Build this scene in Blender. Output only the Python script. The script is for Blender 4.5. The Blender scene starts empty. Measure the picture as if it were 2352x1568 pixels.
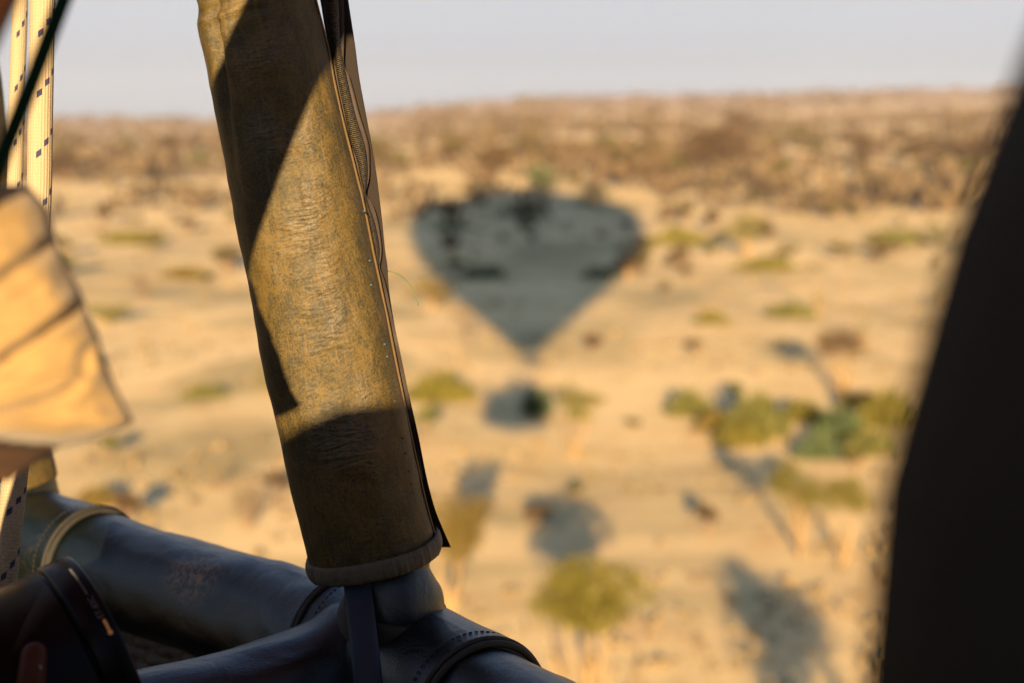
import bpy, bmesh, math, random
from mathutils import Vector, Matrix, noise, Quaternion
R = math.radians
sc = bpy.context.scene
COL = sc.collection
# ---------------------------------------------------------------- camera, sky, sun, exposure
K = 0.65/2352.0                    # tangent per photo unit (photo measured as 2352 x 1568)
PITCH = math.atan((784-275)*K)
CAM = Vector((0, 0, 11.0))
RT = Vector((1, 0, 0)); FW = Vector((0, math.cos(PITCH), -math.sin(PITCH))); UP = Vector((0, math.sin(PITCH), math.cos(PITCH)))
def P(px, py, z): return CAM + RT*((px-1176)*K*z) + UP*(-(py-784)*K*z) + FW*z
AX, AY = (1205-1176)*K, -(885-784)*K
SUN = (FW + RT*AX + UP*AY).normalized()          # direction the sunlight travels
def Lt(X, Y, z): return CAM + RT*(X+z*AX) + UP*(Y+z*AY) + FW*z   # position relative to the sun ray through the lens
cd = bpy.data.cameras.new('camera'); cam = bpy.data.objects.new('camera', cd); COL.objects.link(cam)
cam.location = CAM; cam.rotation_euler = (math.pi/2-PITCH, 0, 0)
cd.sensor_width = 36; cd.lens = 36/0.65; cd.clip_start = 0.02; cd.clip_end = 20000
cd.dof.use_dof = True; cd.dof.focus_distance = 0.97; cd.dof.aperture_fstop = 5.6
sc.camera = cam
w = bpy.data.worlds.new('World'); sc.world = w; w.use_nodes = True
nt = w.node_tree; bg = nt.nodes['Background']
sky = nt.nodes.new('ShaderNodeTexSky'); sky.sky_type = 'NISHITA'; sky.sun_disc = False
EL = math.asin(-SUN.z)
sky.sun_elevation = EL; sky.sun_rotation = math.atan2(-SUN.x, -SUN.y)
sky.air_density = 1.0; sky.dust_density = 1.0; sky.ozone_density = 4.0; sky.altitude = 900
# pale dusty veil low in the sky, clear blue overhead
tcw = nt.nodes.new('ShaderNodeTexCoord'); sxw = nt.nodes.new('ShaderNodeSeparateXYZ'); nt.links.new(tcw.outputs['Generated'], sxw.inputs[0])
mrw = nt.nodes.new('ShaderNodeMapRange'); mrw.inputs[1].default_value = 0.13; mrw.inputs[2].default_value = 0.80; mrw.inputs[3].default_value = 1; mrw.inputs[4].default_value = 0.05; mrw.interpolation_type = 'SMOOTHSTEP'
nt.links.new(sxw.outputs['Z'], mrw.inputs[0])
tint = nt.nodes.new('ShaderNodeMixRGB'); tint.blend_type = 'MULTIPLY'; tint.inputs[0].default_value = 1; tint.inputs[2].default_value = (1.42, 1.0, 1.04, 1)
nt.links.new(sky.outputs[0], tint.inputs[1])
hsw = nt.nodes.new('ShaderNodeHueSaturation'); hsw.inputs['Saturation'].default_value = 0.15; nt.links.new(tint.outputs[0], hsw.inputs['Color'])
veil = nt.nodes.new('ShaderNodeMixRGB'); veil.blend_type = 'MULTIPLY'; veil.inputs[0].default_value = 1; veil.inputs[2].default_value = (0.47, 0.46, 0.46, 1)
vl2 = nt.nodes.new('ShaderNodeMixRGB'); vl2.inputs[0].default_value = 0.6; vl2.inputs[2].default_value = (1.36, 1.43, 1.58, 1); nt.links.new(veil.outputs[0], vl2.inputs[1]); nt.links.new(hsw.outputs[0], veil.inputs[1])
mxw = nt.nodes.new('ShaderNodeMixRGB'); nt.links.new(mrw.outputs[0], mxw.inputs[0]); nt.links.new(sky.outputs[0], mxw.inputs[1]); nt.links.new(vl2.outputs[0], mxw.inputs[2])
nt.links.new(mxw.outputs[0], bg.inputs[0]); bg.inputs[1].default_value = 0.070
sd = bpy.data.lights.new('sun', 'SUN'); so = bpy.data.objects.new('sun', sd); COL.objects.link(so)
sd.energy = 4.4; sd.angle = R(0.55); sd.color = (1.0, 0.72, 0.40)
so.rotation_euler = SUN.to_track_quat('-Z', 'Y').to_euler(); so.location = (0, -5, 40)
sc.view_settings.view_transform = 'Standard'; sc.view_settings.look = 'None'
sc.view_settings.exposure = 2.25; sc.view_settings.gamma = 1; sc.view_settings.use_curve_mapping = False
sc.render.resolution_x = 1024; sc.render.resolution_y = 682

# ---------------------------------------------------------------- helpers
def tag(o, label=None, cat=None, group=None, kind=None):
    if label: o['label'] = label
    if cat: o['category'] = cat
    if group: o['group'] = group
    if kind: o['kind'] = kind
    return o
def empty(name, loc, label=None, cat=None, group=None):
    o = bpy.data.objects.new(name, None); COL.objects.link(o); o.location = loc
    o.empty_display_size = 0.1
    bpy.context.view_layer.update()
    return tag(o, label, cat, group)
def mobj(name, verts, faces, mats, parent=None, smooth=True, uvs=None, mi=None):
    me = bpy.data.meshes.new(name)
    off = parent_world(parent) if parent else Vector((0, 0, 0))
    me.from_pydata([tuple(Vector(v)-off) for v in verts], [], faces)
    if not isinstance(mats, (list, tuple)): mats = [mats]
    for m in mats: me.materials.append(m)
    if mi: me.polygons.foreach_set('material_index', mi)
    if smooth: me.polygons.foreach_set('use_smooth', [True]*len(me.polygons))
    if uvs:
        ul = me.uv_layers.new(name='UVMap')
        for p in me.polygons:
            for li, vi in zip(p.loop_indices, p.vertices): ul.data[li].uv = uvs[vi]
    me.update()
    o = bpy.data.objects.new(name, me); COL.objects.link(o)
    if parent: o.parent = parent
    return o
def parent_world(p):
    v = Vector((0, 0, 0))
    while p: v = v + Vector(p.location); p = p.parent
    return v
def interp(tab, x):
    if x <= tab[0][0]: return tab[0][1]
    for (a, b), (c, d) in zip(tab, tab[1:]):
        if x <= c: t = (x-a)/(c-a); return b+(d-b)*t
    return tab[-1][1]
def sinterp(tab, x):               # smooth (catmull-rom) table lookup
    n = len(tab)
    if x <= tab[0][0]: return tab[0][1]
    if x >= tab[-1][0]: return tab[-1][1]
    for i in range(n-1):
        if x <= tab[i+1][0]: break
    x0, y0 = tab[i]; x1, y1 = tab[i+1]; h = x1-x0; t = (x-x0)/h
    m0 = (y1-tab[i-1][1])/(x1-tab[i-1][0]) if i > 0 else (y1-y0)/h
    m1 = (tab[i+2][1]-y0)/(tab[i+2][0]-x0) if i+2 < n else (y1-y0)/h
    return (2*t**3-3*t*t+1)*y0+(t**3-2*t*t+t)*h*m0+(-2*t**3+3*t*t)*y1+(t**3-t*t)*h*m1
def smooth_path(pts, n):
    tabs = [[(i, Vector(p)[k]) for i, p in enumerate(pts)] for k in range(3)]
    m = len(pts)-1
    return [Vector([sinterp(tabs[k], m*i/n) for k in range(3)]) for i in range(n+1)]
def tube(path, rad, nseg=32, ref=None, shape=None, cap=True, disp=None):
    """rings around a path; rad(s,t) with s length, t angle; returns verts, faces, uvs (uv: metres)"""
    verts, faces, uvs = [], [], []
    L = 0; n = len(path); ref = Vector(ref) if ref else None; px = None
    for i, p in enumerate(path):
        d = (path[min(i+1, n-1)]-path[max(i-1, 0)]).normalized()
        if i: L += (path[i]-path[i-1]).length
        if ref is not None: x = (ref-d*ref.dot(d)).normalized()
        elif px is None:
            x = d.orthogonal().normalized()
        else: x = (px-d*px.dot(d)).normalized()
        px = x; y = d.cross(x)
        for j in range(nseg+1):
            a = 2*math.pi*j/nseg
            c, s_ = math.cos(a), math.sin(a)
            if shape: rx, ry = shape(i/(n-1)); q = x*(rx*c)+y*(ry*s_)
            else: q = x*c*rad(i/(n-1), a)+y*s_*rad(i/(n-1), a)
            if disp: q = q*(1+disp(i/(n-1), a, L))
            verts.append(p+q); uvs.append((j/nseg, L))
    for i in range(n-1):
        for j in range(nseg):
            a = i*(nseg+1)+j
            faces.append((a, a+1, a+nseg+2, a+nseg+1))
    if cap:
        faces.append(tuple(range(nseg-1, -1, -1)))
        b = (n-1)*(nseg+1); faces.append(tuple(b+j for j in range(nseg)))
    return verts, faces, uvs
def join(parts):
    V, F, U = [], [], []
    for p in parts:
        o = len(V); V += list(p[0]); F += [tuple(o+i for i in f) for f in p[1]]
        U += list(p[2]) if len(p) > 2 and p[2] else [(0, 0)]*len(p[0])
    return V, F, U
def box(c, x, y, z):
    V = [Vector(c)+x*i+y*j+z*k for i in (-1, 1) for j in (-1, 1) for k in (-1, 1)]
    return V, [(0, 1, 3, 2), (4, 6, 7, 5), (0, 4, 5, 1), (2, 3, 7, 6), (0, 2, 6, 4), (1, 5, 7, 3)], [(0, 0)]*8

# ---------------------------------------------------------------- materials
class N:
    def __init__(s, name):
        s.m = bpy.data.materials.new(name); s.m.use_nodes = True; s.t = s.m.node_tree
        s.b = s.t.nodes['Principled BSDF']; s.o = s.t.nodes['Material Output']
        s.b.inputs['Roughness'].default_value = 0.8
    def n(s, typ, **kw):
        nd = s.t.nodes.new('ShaderNode'+typ)
        for k, v in kw.items():
            if hasattr(nd, k): setattr(nd, k, v)
            else: nd.inputs[k].default_value = v
        return nd
    def l(s, a, b): s.t.links.new(a, b)
    def coord(s, kind, scale=(1, 1, 1)):
        tc = s.n('TexCoord'); mp = s.n('Mapping'); mp.inputs['Scale'].default_value = scale
        s.l(tc.outputs[kind], mp.inputs[0]); return mp.outputs[0]
    def noise(s, co, scale, detail=3, rough=0.5, dist=0):
        nd = s.n('TexNoise'); nd.inputs['Scale'].default_value = scale; nd.inputs['Detail'].default_value = detail
        nd.inputs['Roughness'].default_value = rough; nd.inputs['Distortion'].default_value = dist
        s.l(co, nd.inputs['Vector']); return nd.outputs['Fac']
    def ramp(s, f, stops):
        nd = s.n('ValToRGB'); cr = nd.color_ramp
        while len(cr.elements) < len(stops): cr.elements.new(0.5)
        for e, (p, c) in zip(cr.elements, stops): e.position = p; e.color = (*c, 1) if len(c) == 3 else c
        s.l(f, nd.inputs[0]); return nd.outputs[0]
    def g(s, f, a, b): return s.ramp(f, [(a, (0, 0, 0)), (b, (1, 1, 1))])
    def mix(s, f, a, b, mode='MIX'):
        nd = s.n('MixRGB', blend_type=mode)
        for i, v in enumerate((f, a, b)):
            if hasattr(v, 'is_linked') or hasattr(v, 'links'): s.l(v, nd.inputs[i])
            else: nd.inputs[i].default_value = v if i == 0 else (*v, 1)
        return nd.outputs[0]
    def math(s, op, a, b=0.0, c=0.0):
        nd = s.n('Math', operation=op)
        for i, v in enumerate((a, b, c)):
            if hasattr(v, 'links'): s.l(v, nd.inputs[i])
            else: nd.inputs[i].default_value = v
        return nd.outputs[0]
    def color(s, c):
        if hasattr(c, 'links'): s.l(c, s.b.inputs['Base Color'])
        else: s.b.inputs['Base Color'].default_value = (*c, 1)
    def rough(s, r):
        if hasattr(r, 'links'): s.l(r, s.b.inputs['Roughness'])
        else: s.b.inputs['Roughness'].default_value = r
    def bump(s, h, dist, strength=1.0):
        nd = s.n('Bump'); nd.inputs['Distance'].default_value = dist; nd.inputs['Strength'].default_value = strength
        s.l(h, nd.inputs['Height']); s.l(nd.outputs[0], s.b.inputs['Normal']); return nd
def simple(name, c, rough=0.7, var=0.2, scale=30, bump=0.0):
    m = N(name); co = m.coord('Object'); f = m.noise(co, scale, 4)
    m.color(m.mix(f, tuple(x*(1-var) for x in c), tuple(x*(1+var) for x in c))); m.rough(rough)
    if bump: m.bump(f, bump)
    return m.m

def mat_cover():
    m = N('worn_suede_leather')
    tc = m.n('TexCoord').outputs['UV']
    def mp(sx, sy):
        q = m.n('Mapping'); q.inputs['Scale'].default_value = (sx, sy, 1); m.l(tc, q.inputs[0]); return q.outputs[0]
    c1 = mp(0.27, 1)                   # metres
    big = m.noise(c1, 16, 4, 0.6, 0.6)
    midn = m.noise(c1, 95, 4, 0.65, 0.5)
    fine = m.noise(c1, 760, 5, 0.8, 0.3)
    vor = m.n('TexVoronoi', feature='DISTANCE_TO_EDGE'); vor.inputs['Scale'].default_value = 330; m.l(c1, vor.inputs['Vector'])
    s = m.math('ADD', m.math('ADD', 0.06, m.math('MULTIPLY', big, 0.38)), m.math('MULTIPLY', midn, 0.28))
    s = m.math('ADD', s, m.math('MULTIPLY', fine, 1.05))
    s = m.math('SUBTRACT', s, m.math('MULTIPLY', vor.outputs[0], 0.25))
    # wandering scuffs
    sc1 = m.noise(mp(0.27*3, 0.35), 60, 2, 0.5, 1.5); s = m.math('ADD', s, m.math('MULTIPLY', m.g(sc1, 0.62, 0.7), 0.10))
    nap = m.noise(mp(0.27*2.2, 0.5), 140, 3, 0.6, 0.4); s = m.math('ADD', s, m.math('MULTIPLY', m.math('SUBTRACT', nap, 0.5), 0.30))
    pat = m.noise(mp(0.27, 1), 38, 3, 0.5, 1.0); s = m.math('SUBTRACT', s, m.math('MULTIPLY', m.g(pat, 0.50, 0.70), 0.05))
    col = m.ramp(s, [(0.63, (0.0105, 0.0120, 0.0068)), (0.81, (0.028, 0.0220, 0.0068)), (0.98, (0.078, 0.050, 0.0098))])
    m.color(col)
    m.rough(m.math('ADD', 0.40, m.math('MULTIPLY', fine, 0.34)))
    m.b.inputs['Specular IOR Level'].default_value = 0.30
    # creases run across the pole
    cre = m.noise(mp(0.27*0.22, 1), 420, 3, 0.55, 1.2)
    cre2 = m.noise(mp(0.27*0.3, 1), 150, 2, 0.5, 1.5)
    u = m.n('SeparateXYZ'); m.l(tc, u.inputs[0])
    band = m.math('SUBTRACT', 1.0, m.math('MULTIPLY', m.math('ABSOLUTE', m.math('SUBTRACT', u.outputs[0], 0.775)), 9.0)); band.node.use_clamp = True
    patch = m.g(m.noise(mp(0.27, 1), 22, 2), 0.42, 0.62)
    cr = m.math('MULTIPLY', m.math('ADD', m.math('MULTIPLY', cre, 1.0), m.math('MULTIPLY', cre2, 1.6)), m.math('ADD', 0.10, m.math('MULTIPLY', m.math('MULTIPLY', band, patch), 1.9)))
    m.l(m.math('ADD', 0.28, m.math('MULTIPLY', m.math('MULTIPLY', band, patch), 0.5)), m.b.inputs['Specular IOR Level'])
    h = m.math('ADD', m.math('MULTIPLY', fine, 0.32), cr)
    m.bump(h, 0.0011, 1.0)
    return m.m
SUN_PATCH = Vector((0, 0, 0))
def mat_rim():
    m = N('dark_rim_leather')
    co = m.coord('Object'); f = m.noise(co, 700, 4, 0.7); b = m.noise(co, 9, 3, 0.6, 0.4); dm = m.noise(co, 260, 4, 0.8)
    mask = m.math('MULTIPLY', m.g(b, 0.56, 0.70), m.g(dm, 0.50, 0.60))
    edge = m.mix(mask, (0.0016, 0.0034, 0.0032), (0.020, 0.016, 0.009))
    dv = m.n('VectorMath', operation='DISTANCE'); m.l(co, dv.inputs[0]); dv.inputs[1].default_value = tuple(SUN_PATCH)
    sun_mask = m.math('MULTIPLY', m.math('SUBTRACT', 1.0, m.g(dv.outputs['Value'], 0.014, 0.036)), m.g(m.noise(co, 190, 4, 0.8), 0.46, 0.58))
    edge = m.mix(sun_mask, edge, (0.20, 0.115, 0.042))  # dusty spot on the rim, its sunlight put into the leather colour
    m.color(edge); m.rough(m.math('ADD', 0.25, m.math('MULTIPLY', dm, 0.22)))
    m.b.inputs['Specular IOR Level'].default_value = 0.5; m.b.inputs['Specular Tint'].default_value = (0.80, 0.93, 1.0, 1); m.b.inputs['Coat Weight'].default_value = 0.12; m.b.inputs['Coat Roughness'].default_value = 0.25
    wr = m.noise(co, 34, 3, 0.5, 0.8)
    m.bump(m.math('ADD', m.math('MULTIPLY', f, 0.12), m.math('MULTIPLY', wr, 0.5)), 0.004, 0.8)
    return m.m
def mat_rope():
    m = N('braided_rope')
    tc = m.n('TexCoord').outputs['UV']; sp = m.n('SeparateXYZ'); m.l(tc, sp.inputs[0])
    u, v = sp.outputs[0], sp.outputs[1]
    PER = 0.036
    un = m.math('MULTIPLY', u, 10.0)
    colid = m.math('FLOOR', un)
    fu = m.math('SUBTRACT', m.math('FRACT', un), 0.5)
    vv = m.math('ADD', m.math('DIVIDE', v, PER), m.math('MULTIPLY', colid, -0.2))
    fv = m.math('SUBTRACT', m.math('FRACT', m.math('ADD', vv, m.math('MULTIPLY', fu, -0.10))), 0.5)
    keepc = m.math('LESS_THAN', m.math('MODULO', colid, 5.0), 2.5)
    fleck = m.math('MULTIPLY', m.math('MULTIPLY', keepc, m.math('LESS_THAN', m.math('ABSOLUTE', fu), 0.33)), m.math('LESS_THAN', m.math('ABSOLUTE', fv), 0.055))
    # three columns in ten carry no fleck so that pairs appear
    mp = m.n('Mapping'); mp.inputs['Scale'].default_value = (16, 380, 1); m.l(tc, mp.inputs[0])
    a = m.math('ADD', m.math('MULTIPLY', u, 2*math.pi*12), m.math('MULTIPLY', v, 1500)); b = m.math('SUBTRACT', m.math('MULTIPLY', u, 2*math.pi*12), m.math('MULTIPLY', v, 1500))
    br = m.math('MULTIPLY', m.math('SINE', a), m.math('SINE', b))
    co = m.coord('Object'); f = m.noise(co, 1500, 3, 0.7)
    m.color(m.mix(fleck, m.mix(m.math('ADD', m.math('MULTIPLY', br, 0.10), f), (0.19, 0.148, 0.088), (0.31, 0.25, 0.155)), (0.018, 0.017, 0.05)))
    m.rough(0.9); m.bump(m.math('ADD', m.math('MULTIPLY', br, 0.6), f), 0.0005, 0.8)
    return m.m
def mat_ground():
    m = N('dry_sandy_ground')
    co = m.coord('Object')
    a = m.noise(co, 0.045, 5, 0.62, 0.5); b = m.noise(co, 0.35, 5, 0.65, 0.3); c = m.noise(co, 2.6, 5, 0.7); d = m.noise(co, 0.010, 4, 0.6)
    sand = m.mix(m.g(a, 0.35, 0.65), (0.66, 0.460, 0.200), (0.80, 0.575, 0.270))
    sand = m.mix(m.g(b, 0.48, 0.68), sand, (0.62, 0.40, 0.17))
    sand = m.mix(m.math('MULTIPLY', m.g(c, 0.5, 0.72), 0.28), sand, (0.36, 0.25, 0.14))
    sc2 = m.coord('Object', (0.35, 1.0, 1.0)); st = m.noise(sc2, 0.22, 4, 0.6)
    sand = m.mix(m.math('MULTIPLY', m.g(st, 0.52, 0.66), 0.15), sand, (0.40, 0.34, 0.17))
    mo = m.noise(m.coord('Object', (1.0, 0.8, 1.0)), 0.075, 5, 0.68, 0.8)
    sand = m.mix(m.math('MULTIPLY', m.g(mo, 0.48, 0.60), 0.72), sand, (0.30, 0.235, 0.10))
    # far slopes carry a pinkish brown dry scrub cover
    ln = m.n('VectorMath', operation='LENGTH'); tc = m.n('TexCoord'); m.l(tc.outputs['Object'], ln.inputs[0])
    far = m.n('MapRange'); far.inputs[1].default_value = 260; far.inputs[2].default_value = 900; m.l(ln.outputs['Value'], far.inputs[0])
    fb = m.mix(m.g(m.noise(co, 0.05, 5, 0.7), 0.4, 0.62), (0.46, 0.325, 0.215), (0.29, 0.20, 0.155))
    sand = m.mix(m.math('MULTIPLY', far.outputs[0], 0.9), sand, fb)
    m.color(sand); m.rough(0.95); m.b.inputs['Specular IOR Level'].default_value = 0.1
    h = m.math('ADD', m.math('MULTIPLY', c, 0.35), m.math('MULTIPLY', b, 0.65)); m.bump(h, 0.30, 0.35)
    return m.m
def mat_leaf(name, c1, c2, tl=0.25):
    m = N(name); gi = m.n('NewGeometry'); co = m.coord('Object'); f = m.noise(co, 1.6, 3)
    m.color(m.mix(m.math('ADD', m.math('MULTIPLY', gi.outputs['Random Per Island'], 0.6), m.math('MULTIPLY', m.g(f, 0.35, 0.65), 0.4)), c1, c2))
    m.rough(0.75); m.b.inputs['Specular IOR Level'].default_value = 0.25
    tr = m.n('BsdfTranslucent'); m.l(m.b.inputs['Base Color'].links[0].from_socket, tr.inputs[0])
    mx = m.n('MixShader'); mx.inputs[0].default_value = tl
    m.l(m.b.outputs[0], mx.inputs[1]); m.l(tr.outputs[0], mx.inputs[2]); m.l(mx.outputs[0], m.o.inputs[0])
    return m.m
M = {}
M['cover'] = mat_cover(); M['rope'] = mat_rope(); M['ground'] = mat_ground()
M['hem'] = simple('hem_leather', (0.060, 0.050, 0.030), 0.7, 0.5, 260, 0.0008)
M['edge'] = simple('cut_leather_edge', (0.072, 0.043, 0.012), 0.75, 0.35, 300, 0.0005)
M['tan'] = simple('scuffed_tan_edge', (0.012, 0.0105, 0.0065), 0.8, 0.45, 220, 0.0006)
M['flap'] = simple('grey_webbing', (0.016, 0.0125, 0.011), 0.85, 0.15, 900, 0.0002)
M['black'] = simple('black_webbing', (0.008, 0.007, 0.006), 0.8, 0.2, 400)
M['backing'] = simple('brown_binding', (0.014, 0.0065, 0.0025), 0.75, 0.5, 300, 0.0004)
M['blue'] = simple('blue_thread', (0.018, 0.06, 0.08), 0.8)
M['green'] = simple('green_cord', (0.004, 0.024, 0.010), 0.95, 0.3, 300)
M['thread'] = simple('green_thread', (0.06, 0.08, 0.03), 0.8)
M['rod'] = simple('grey_nylon_rod', (0.016, 0.024, 0.036), 0.5, 0.2, 60, 0.0003)
M['steel'] = simple('painted_steel', (0.10, 0.10, 0.11), 0.45, 0.1, 20)
M['lens'] = simple('black_lens_plastic', (0.0015, 0.0016, 0.0024), 0.36, 0.15, 900); M['lens'].node_tree.nodes['Principled BSDF'].inputs['Specular IOR Level'].default_value = 0.10
M['lens_mark'] = simple('white_lens_print', (0.07, 0.08, 0.08), 0.6)
M['lens_gold_sunlit'] = simple('orange_alignment_mark', (0.75, 0.36, 0.10), 0.6, 0.05)  # orange print, with the sun on it put into a brighter colour
M['skin'] = simple('skin', (0.16, 0.065, 0.04), 0.5, 0.12, 60, 0.0004)
M['skin_shaded'] = simple('shaded_skin', (0.055, 0.016, 0.007), 0.55, 0.2, 40, 0.0004)  # shade on the bare arm and finger put into the skin colour
M['nail'] = simple('fingernail', (0.09, 0.06, 0.05), 0.3, 0.05)
M['hair'] = simple('brown_hair', (0.02, 0.013, 0.008), 0.6, 0.3, 200)
M['jacket'] = simple('black_jacket', (0.020, 0.0200, 0.0155), 0.95, 0.25, 18, 0.002); M['jacket'].node_tree.nodes['Principled BSDF'].inputs['Specular IOR Level'].default_value = 0.08
M['trouser'] = simple('grey_trousers', (0.05, 0.05, 0.045), 0.9, 0.2, 30)
M['shirt'] = simple('blue_shirt', (0.03, 0.05, 0.09), 0.9, 0.2, 30)
M['bark'] = simple('pale_bark', (0.26, 0.165, 0.065), 0.9, 0.3, 20, 0.01)
M['twig'] = simple('brown_twig', (0.16, 0.095, 0.05), 0.9, 0.3, 20)
M['env'] = simple('balloon_fabric', (0.35, 0.10, 0.05), 0.6, 0.1, 0.2)
def mat_khaki():
    m = N('khaki_cotton'); co = m.coord('Object'); f = m.noise(co, 900, 3, 0.7); b = m.noise(co, 12, 3)
    m.color(m.mix(b, (0.168, 0.106, 0.035), (0.215, 0.138, 0.048))); m.rough(0.9)
    m.b.inputs['Sheen Weight'].default_value = 0.15
    m.bump(f, 0.0005, 0.5); return m.m
M['khaki'] = mat_khaki()
for k_ in ('flap', 'green', 'black', 'skin_shaded', 'rod'): M[k_].node_tree.nodes['Principled BSDF'].inputs['Specular IOR Level'].default_value = 0.12
def mat_velcro():
    m = N('zip_coil'); tc = m.n('TexCoord').outputs['UV']; sp = m.n('SeparateXYZ'); m.l(tc, sp.inputs[0])
    u, v = sp.outputs[0], sp.outputs[1]
    s = m.math('SINE', m.math('MULTIPLY', m.math('ADD', v, m.math('MULTIPLY', u, -0.002)), 2*math.pi/0.0013))
    co = m.coord('Object'); f = m.noise(co, 700, 3, 0.7)
    h = m.math('ADD', m.math('MULTIPLY', s, 0.5), f)
    m.color(m.ramp(h, [(0.2, (0.004, 0.0035, 0.003)), (0.85, (0.022, 0.018, 0.011)), (1.0, (0.09, 0.065, 0.03))])); m.rough(0.45)
    m.bump(h, 0.0007, 1.0); return m.m
M['velcro'] = mat_velcro()
def mat_wicker():
    m = N('woven_wicker'); co = m.coord('Object'); f = m.noise(co, 60, 4)
    m.color(m.mix(f, (0.02, 0.013, 0.007), (0.07, 0.04, 0.018))); m.rough(0.6); return m.m
M['wicker'] = mat_wicker()
SCR = {'brown': mat_leaf('scrub_brown', (0.055, 0.032, 0.013), (0.105, 0.064, 0.026)), 'olive': mat_leaf('scrub_olive', (0.072, 0.062, 0.015), (0.125, 0.100, 0.025)), 'dusty': mat_leaf('scrub_dusty', (0.065, 0.050, 0.022), (0.11, 0.085, 0.035)), 'green': mat_leaf('scrub_green', (0.066, 0.074, 0.018), (0.118, 0.116, 0.029))}
LEAF = {
 'olive': mat_leaf('olive_leaves', (0.090, 0.080, 0.010), (0.155, 0.130, 0.019)),
 'green': mat_leaf('green_leaves', (0.080, 0.082, 0.018), (0.150, 0.138, 0.034)),
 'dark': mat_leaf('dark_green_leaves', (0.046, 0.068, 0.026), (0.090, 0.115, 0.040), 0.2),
 'amber': mat_leaf('amber_leaves', (0.105, 0.072, 0.012), (0.150, 0.108, 0.020)),
 'brown': mat_leaf('brown_leaves', (0.055, 0.031, 0.014), (0.115, 0.070, 0.030)),
 'dusty': mat_leaf('dusty_leaves', (0.085, 0.072, 0.026), (0.16, 0.125, 0.05)),
}
M['straw'] = mat_leaf('straw', (0.18, 0.125, 0.052), (0.30, 0.215, 0.10), 0.3)

# ---------------------------------------------------------------- terrain
HOR = [(-2200, 0.004), (130, 0.0015), (500, 0.0005), (860, 0.0040), (1000, 0.0086), (1300, 0.0130), (1700, 0.0148), (2352, 0.0176), (4500, 0.02)]
def sst(a, b, x):
    t = max(0, min(1, (x-a)/(b-a))); return t*t*(3-2*t)
def H(x, y):
    d = math.hypot(x, y)
    px = 1176 + (x/max(y, 1e-3))/K*math.cos(PITCH) if y > 5 else (4500 if x > 0 else -2200)
    px = max(-2200, min(4500, px))
    e = sinterp(HOR, px) if y > 0 else 0.002
    ridge = (11+e*1250)
    if d < 1250: h = ridge*(0.22*sst(140, 420, d)+0.78*sst(300, 1250, d))
    else: h = ridge - (d-1250)*0.012
    v = Vector((x/55, y/55, 0)); h += noise.noise(v)*0.55*sst(15, 90, d)
    v = Vector((x/11+9, y/11, 3)); h += noise.noise(v)*0.16
    if d > 350: h += noise.noise(Vector((x/160, y/160, 7)))*1.6*sst(350, 700, d)*(1-sst(1000, 1250, d)*0.7)
    return h
def hit(px, py):
    d = (RT*((px-1176)*K)+UP*(-(py-784)*K)+FW); t = 8.0
    while t < 4000:
        p = CAM+d*t
        if p.z < H(p.x, p.y):
            a, b = t/1.012, t
            for _ in range(18):
                m_ = (a+b)/2; q = CAM+d*m_
                if q.z < H(q.x, q.y): b = m_
                else: a = m_
            q = CAM+d*b; return Vector((q.x, q.y, H(q.x, q.y))), b
        t *= 1.012
    return None, None
NR, NS = 190, 360
gv, gf = [Vector((0, 0, H(0, 0)))], []
angs = []
for j in range(NS):                # denser in front
    t = j/NS*2-1
    angs.append(math.pi*(0.25*t+0.75*t**3))
for i in range(NR):
    r = 1.0*(1520/1.0)**(i/(NR-1))
    for a in angs:
        x, y = r*math.sin(a), r*math.cos(a)
        gv.append(Vector((x, y, H(x, y))))
for j in range(NS): gf.append((0, 1+(j+1) % NS, 1+j))
for i in range(NR-1):
    for j in range(NS):
        a = 1+i*NS+j; b = 1+i*NS+(j+1) % NS
        gf.append((a, b, b+NS, a+NS))
gr = mobj('ground', gv, gf, M['ground']); tag(gr, 'sunlit sandy savanna plain rising to a low hill', 'ground', kind='structure')

# ---------------------------------------------------------------- balloon envelope (casts the big shadow)
BC = Vector((0.30, -0.30, 0))      # basket centre in plan
rows = [(806, 26), (785, 48), (762, 72), (730, 110), (700, 142), (650, 194), (618, 222), (590, 243), (555, 258), (520, 264), (500, 258), (484, 238), (471, 205), (462, 165)]
prof = []
for py, hw in rows:
    g, t = hit(1205, py)
    s = (BC.y-g.y)/(-SUN.y)         # metres back along the ray to the balloon's plane
    q = g - SUN*s
    prof.append((q.z, hw*K*t))
prof = [(z, r) for z, r in prof]
for i in range(1, len(prof)):
    if prof[i][0] < prof[i-1][0]+0.3: prof[i] = (prof[i-1][0]+0.5, prof[i][1])
zt, rt = prof[-1]
for fz, fr in ((0.45, 0.82), (0.75, 0.58), (0.93, 0.3), (1.0, 0.03)): prof.append((zt+fz*3.2, rt*fr))
print('envelope', [(round(a, 1), round(b, 1)) for a, b in prof])
ztop = prof[-1][0]; zb = prof[0][0]
EX = (hit(1208, 530)[0] + SUN*0).x; gg, tt = hit(1208, 530); EX = (gg - SUN*((gg.y-BC.y)/SUN.y)).x
NG = 28; vs, fs = [], []; nr = 46; sub = 6
for i in range(nr+1):
    z = zb+(ztop-zb)*i/nr; r = max(0.05, sinterp(prof, z))
    for j in range(NG*sub):
        a = 2*math.pi*j/(NG*sub); rr = r*(1+0.025*abs(math.sin(NG*a/2)))
        vs.append(Vector((EX+rr*math.cos(a), BC.y+rr*math.sin(a), z)))
n_ = NG*sub
for i in range(nr):
    for j in range(n_): fs.append((i*n_+j, i*n_+(j+1) % n_, (i+1)*n_+(j+1) % n_, (i+1)*n_+j))
fs.append(tuple(nr*n_+j for j in range(n_)))
ev = mobj('balloon_envelope', vs, fs, M['env'], smooth=True)
tag(ev, 'round hot air balloon envelope inflated above the basket', 'balloon')

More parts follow.
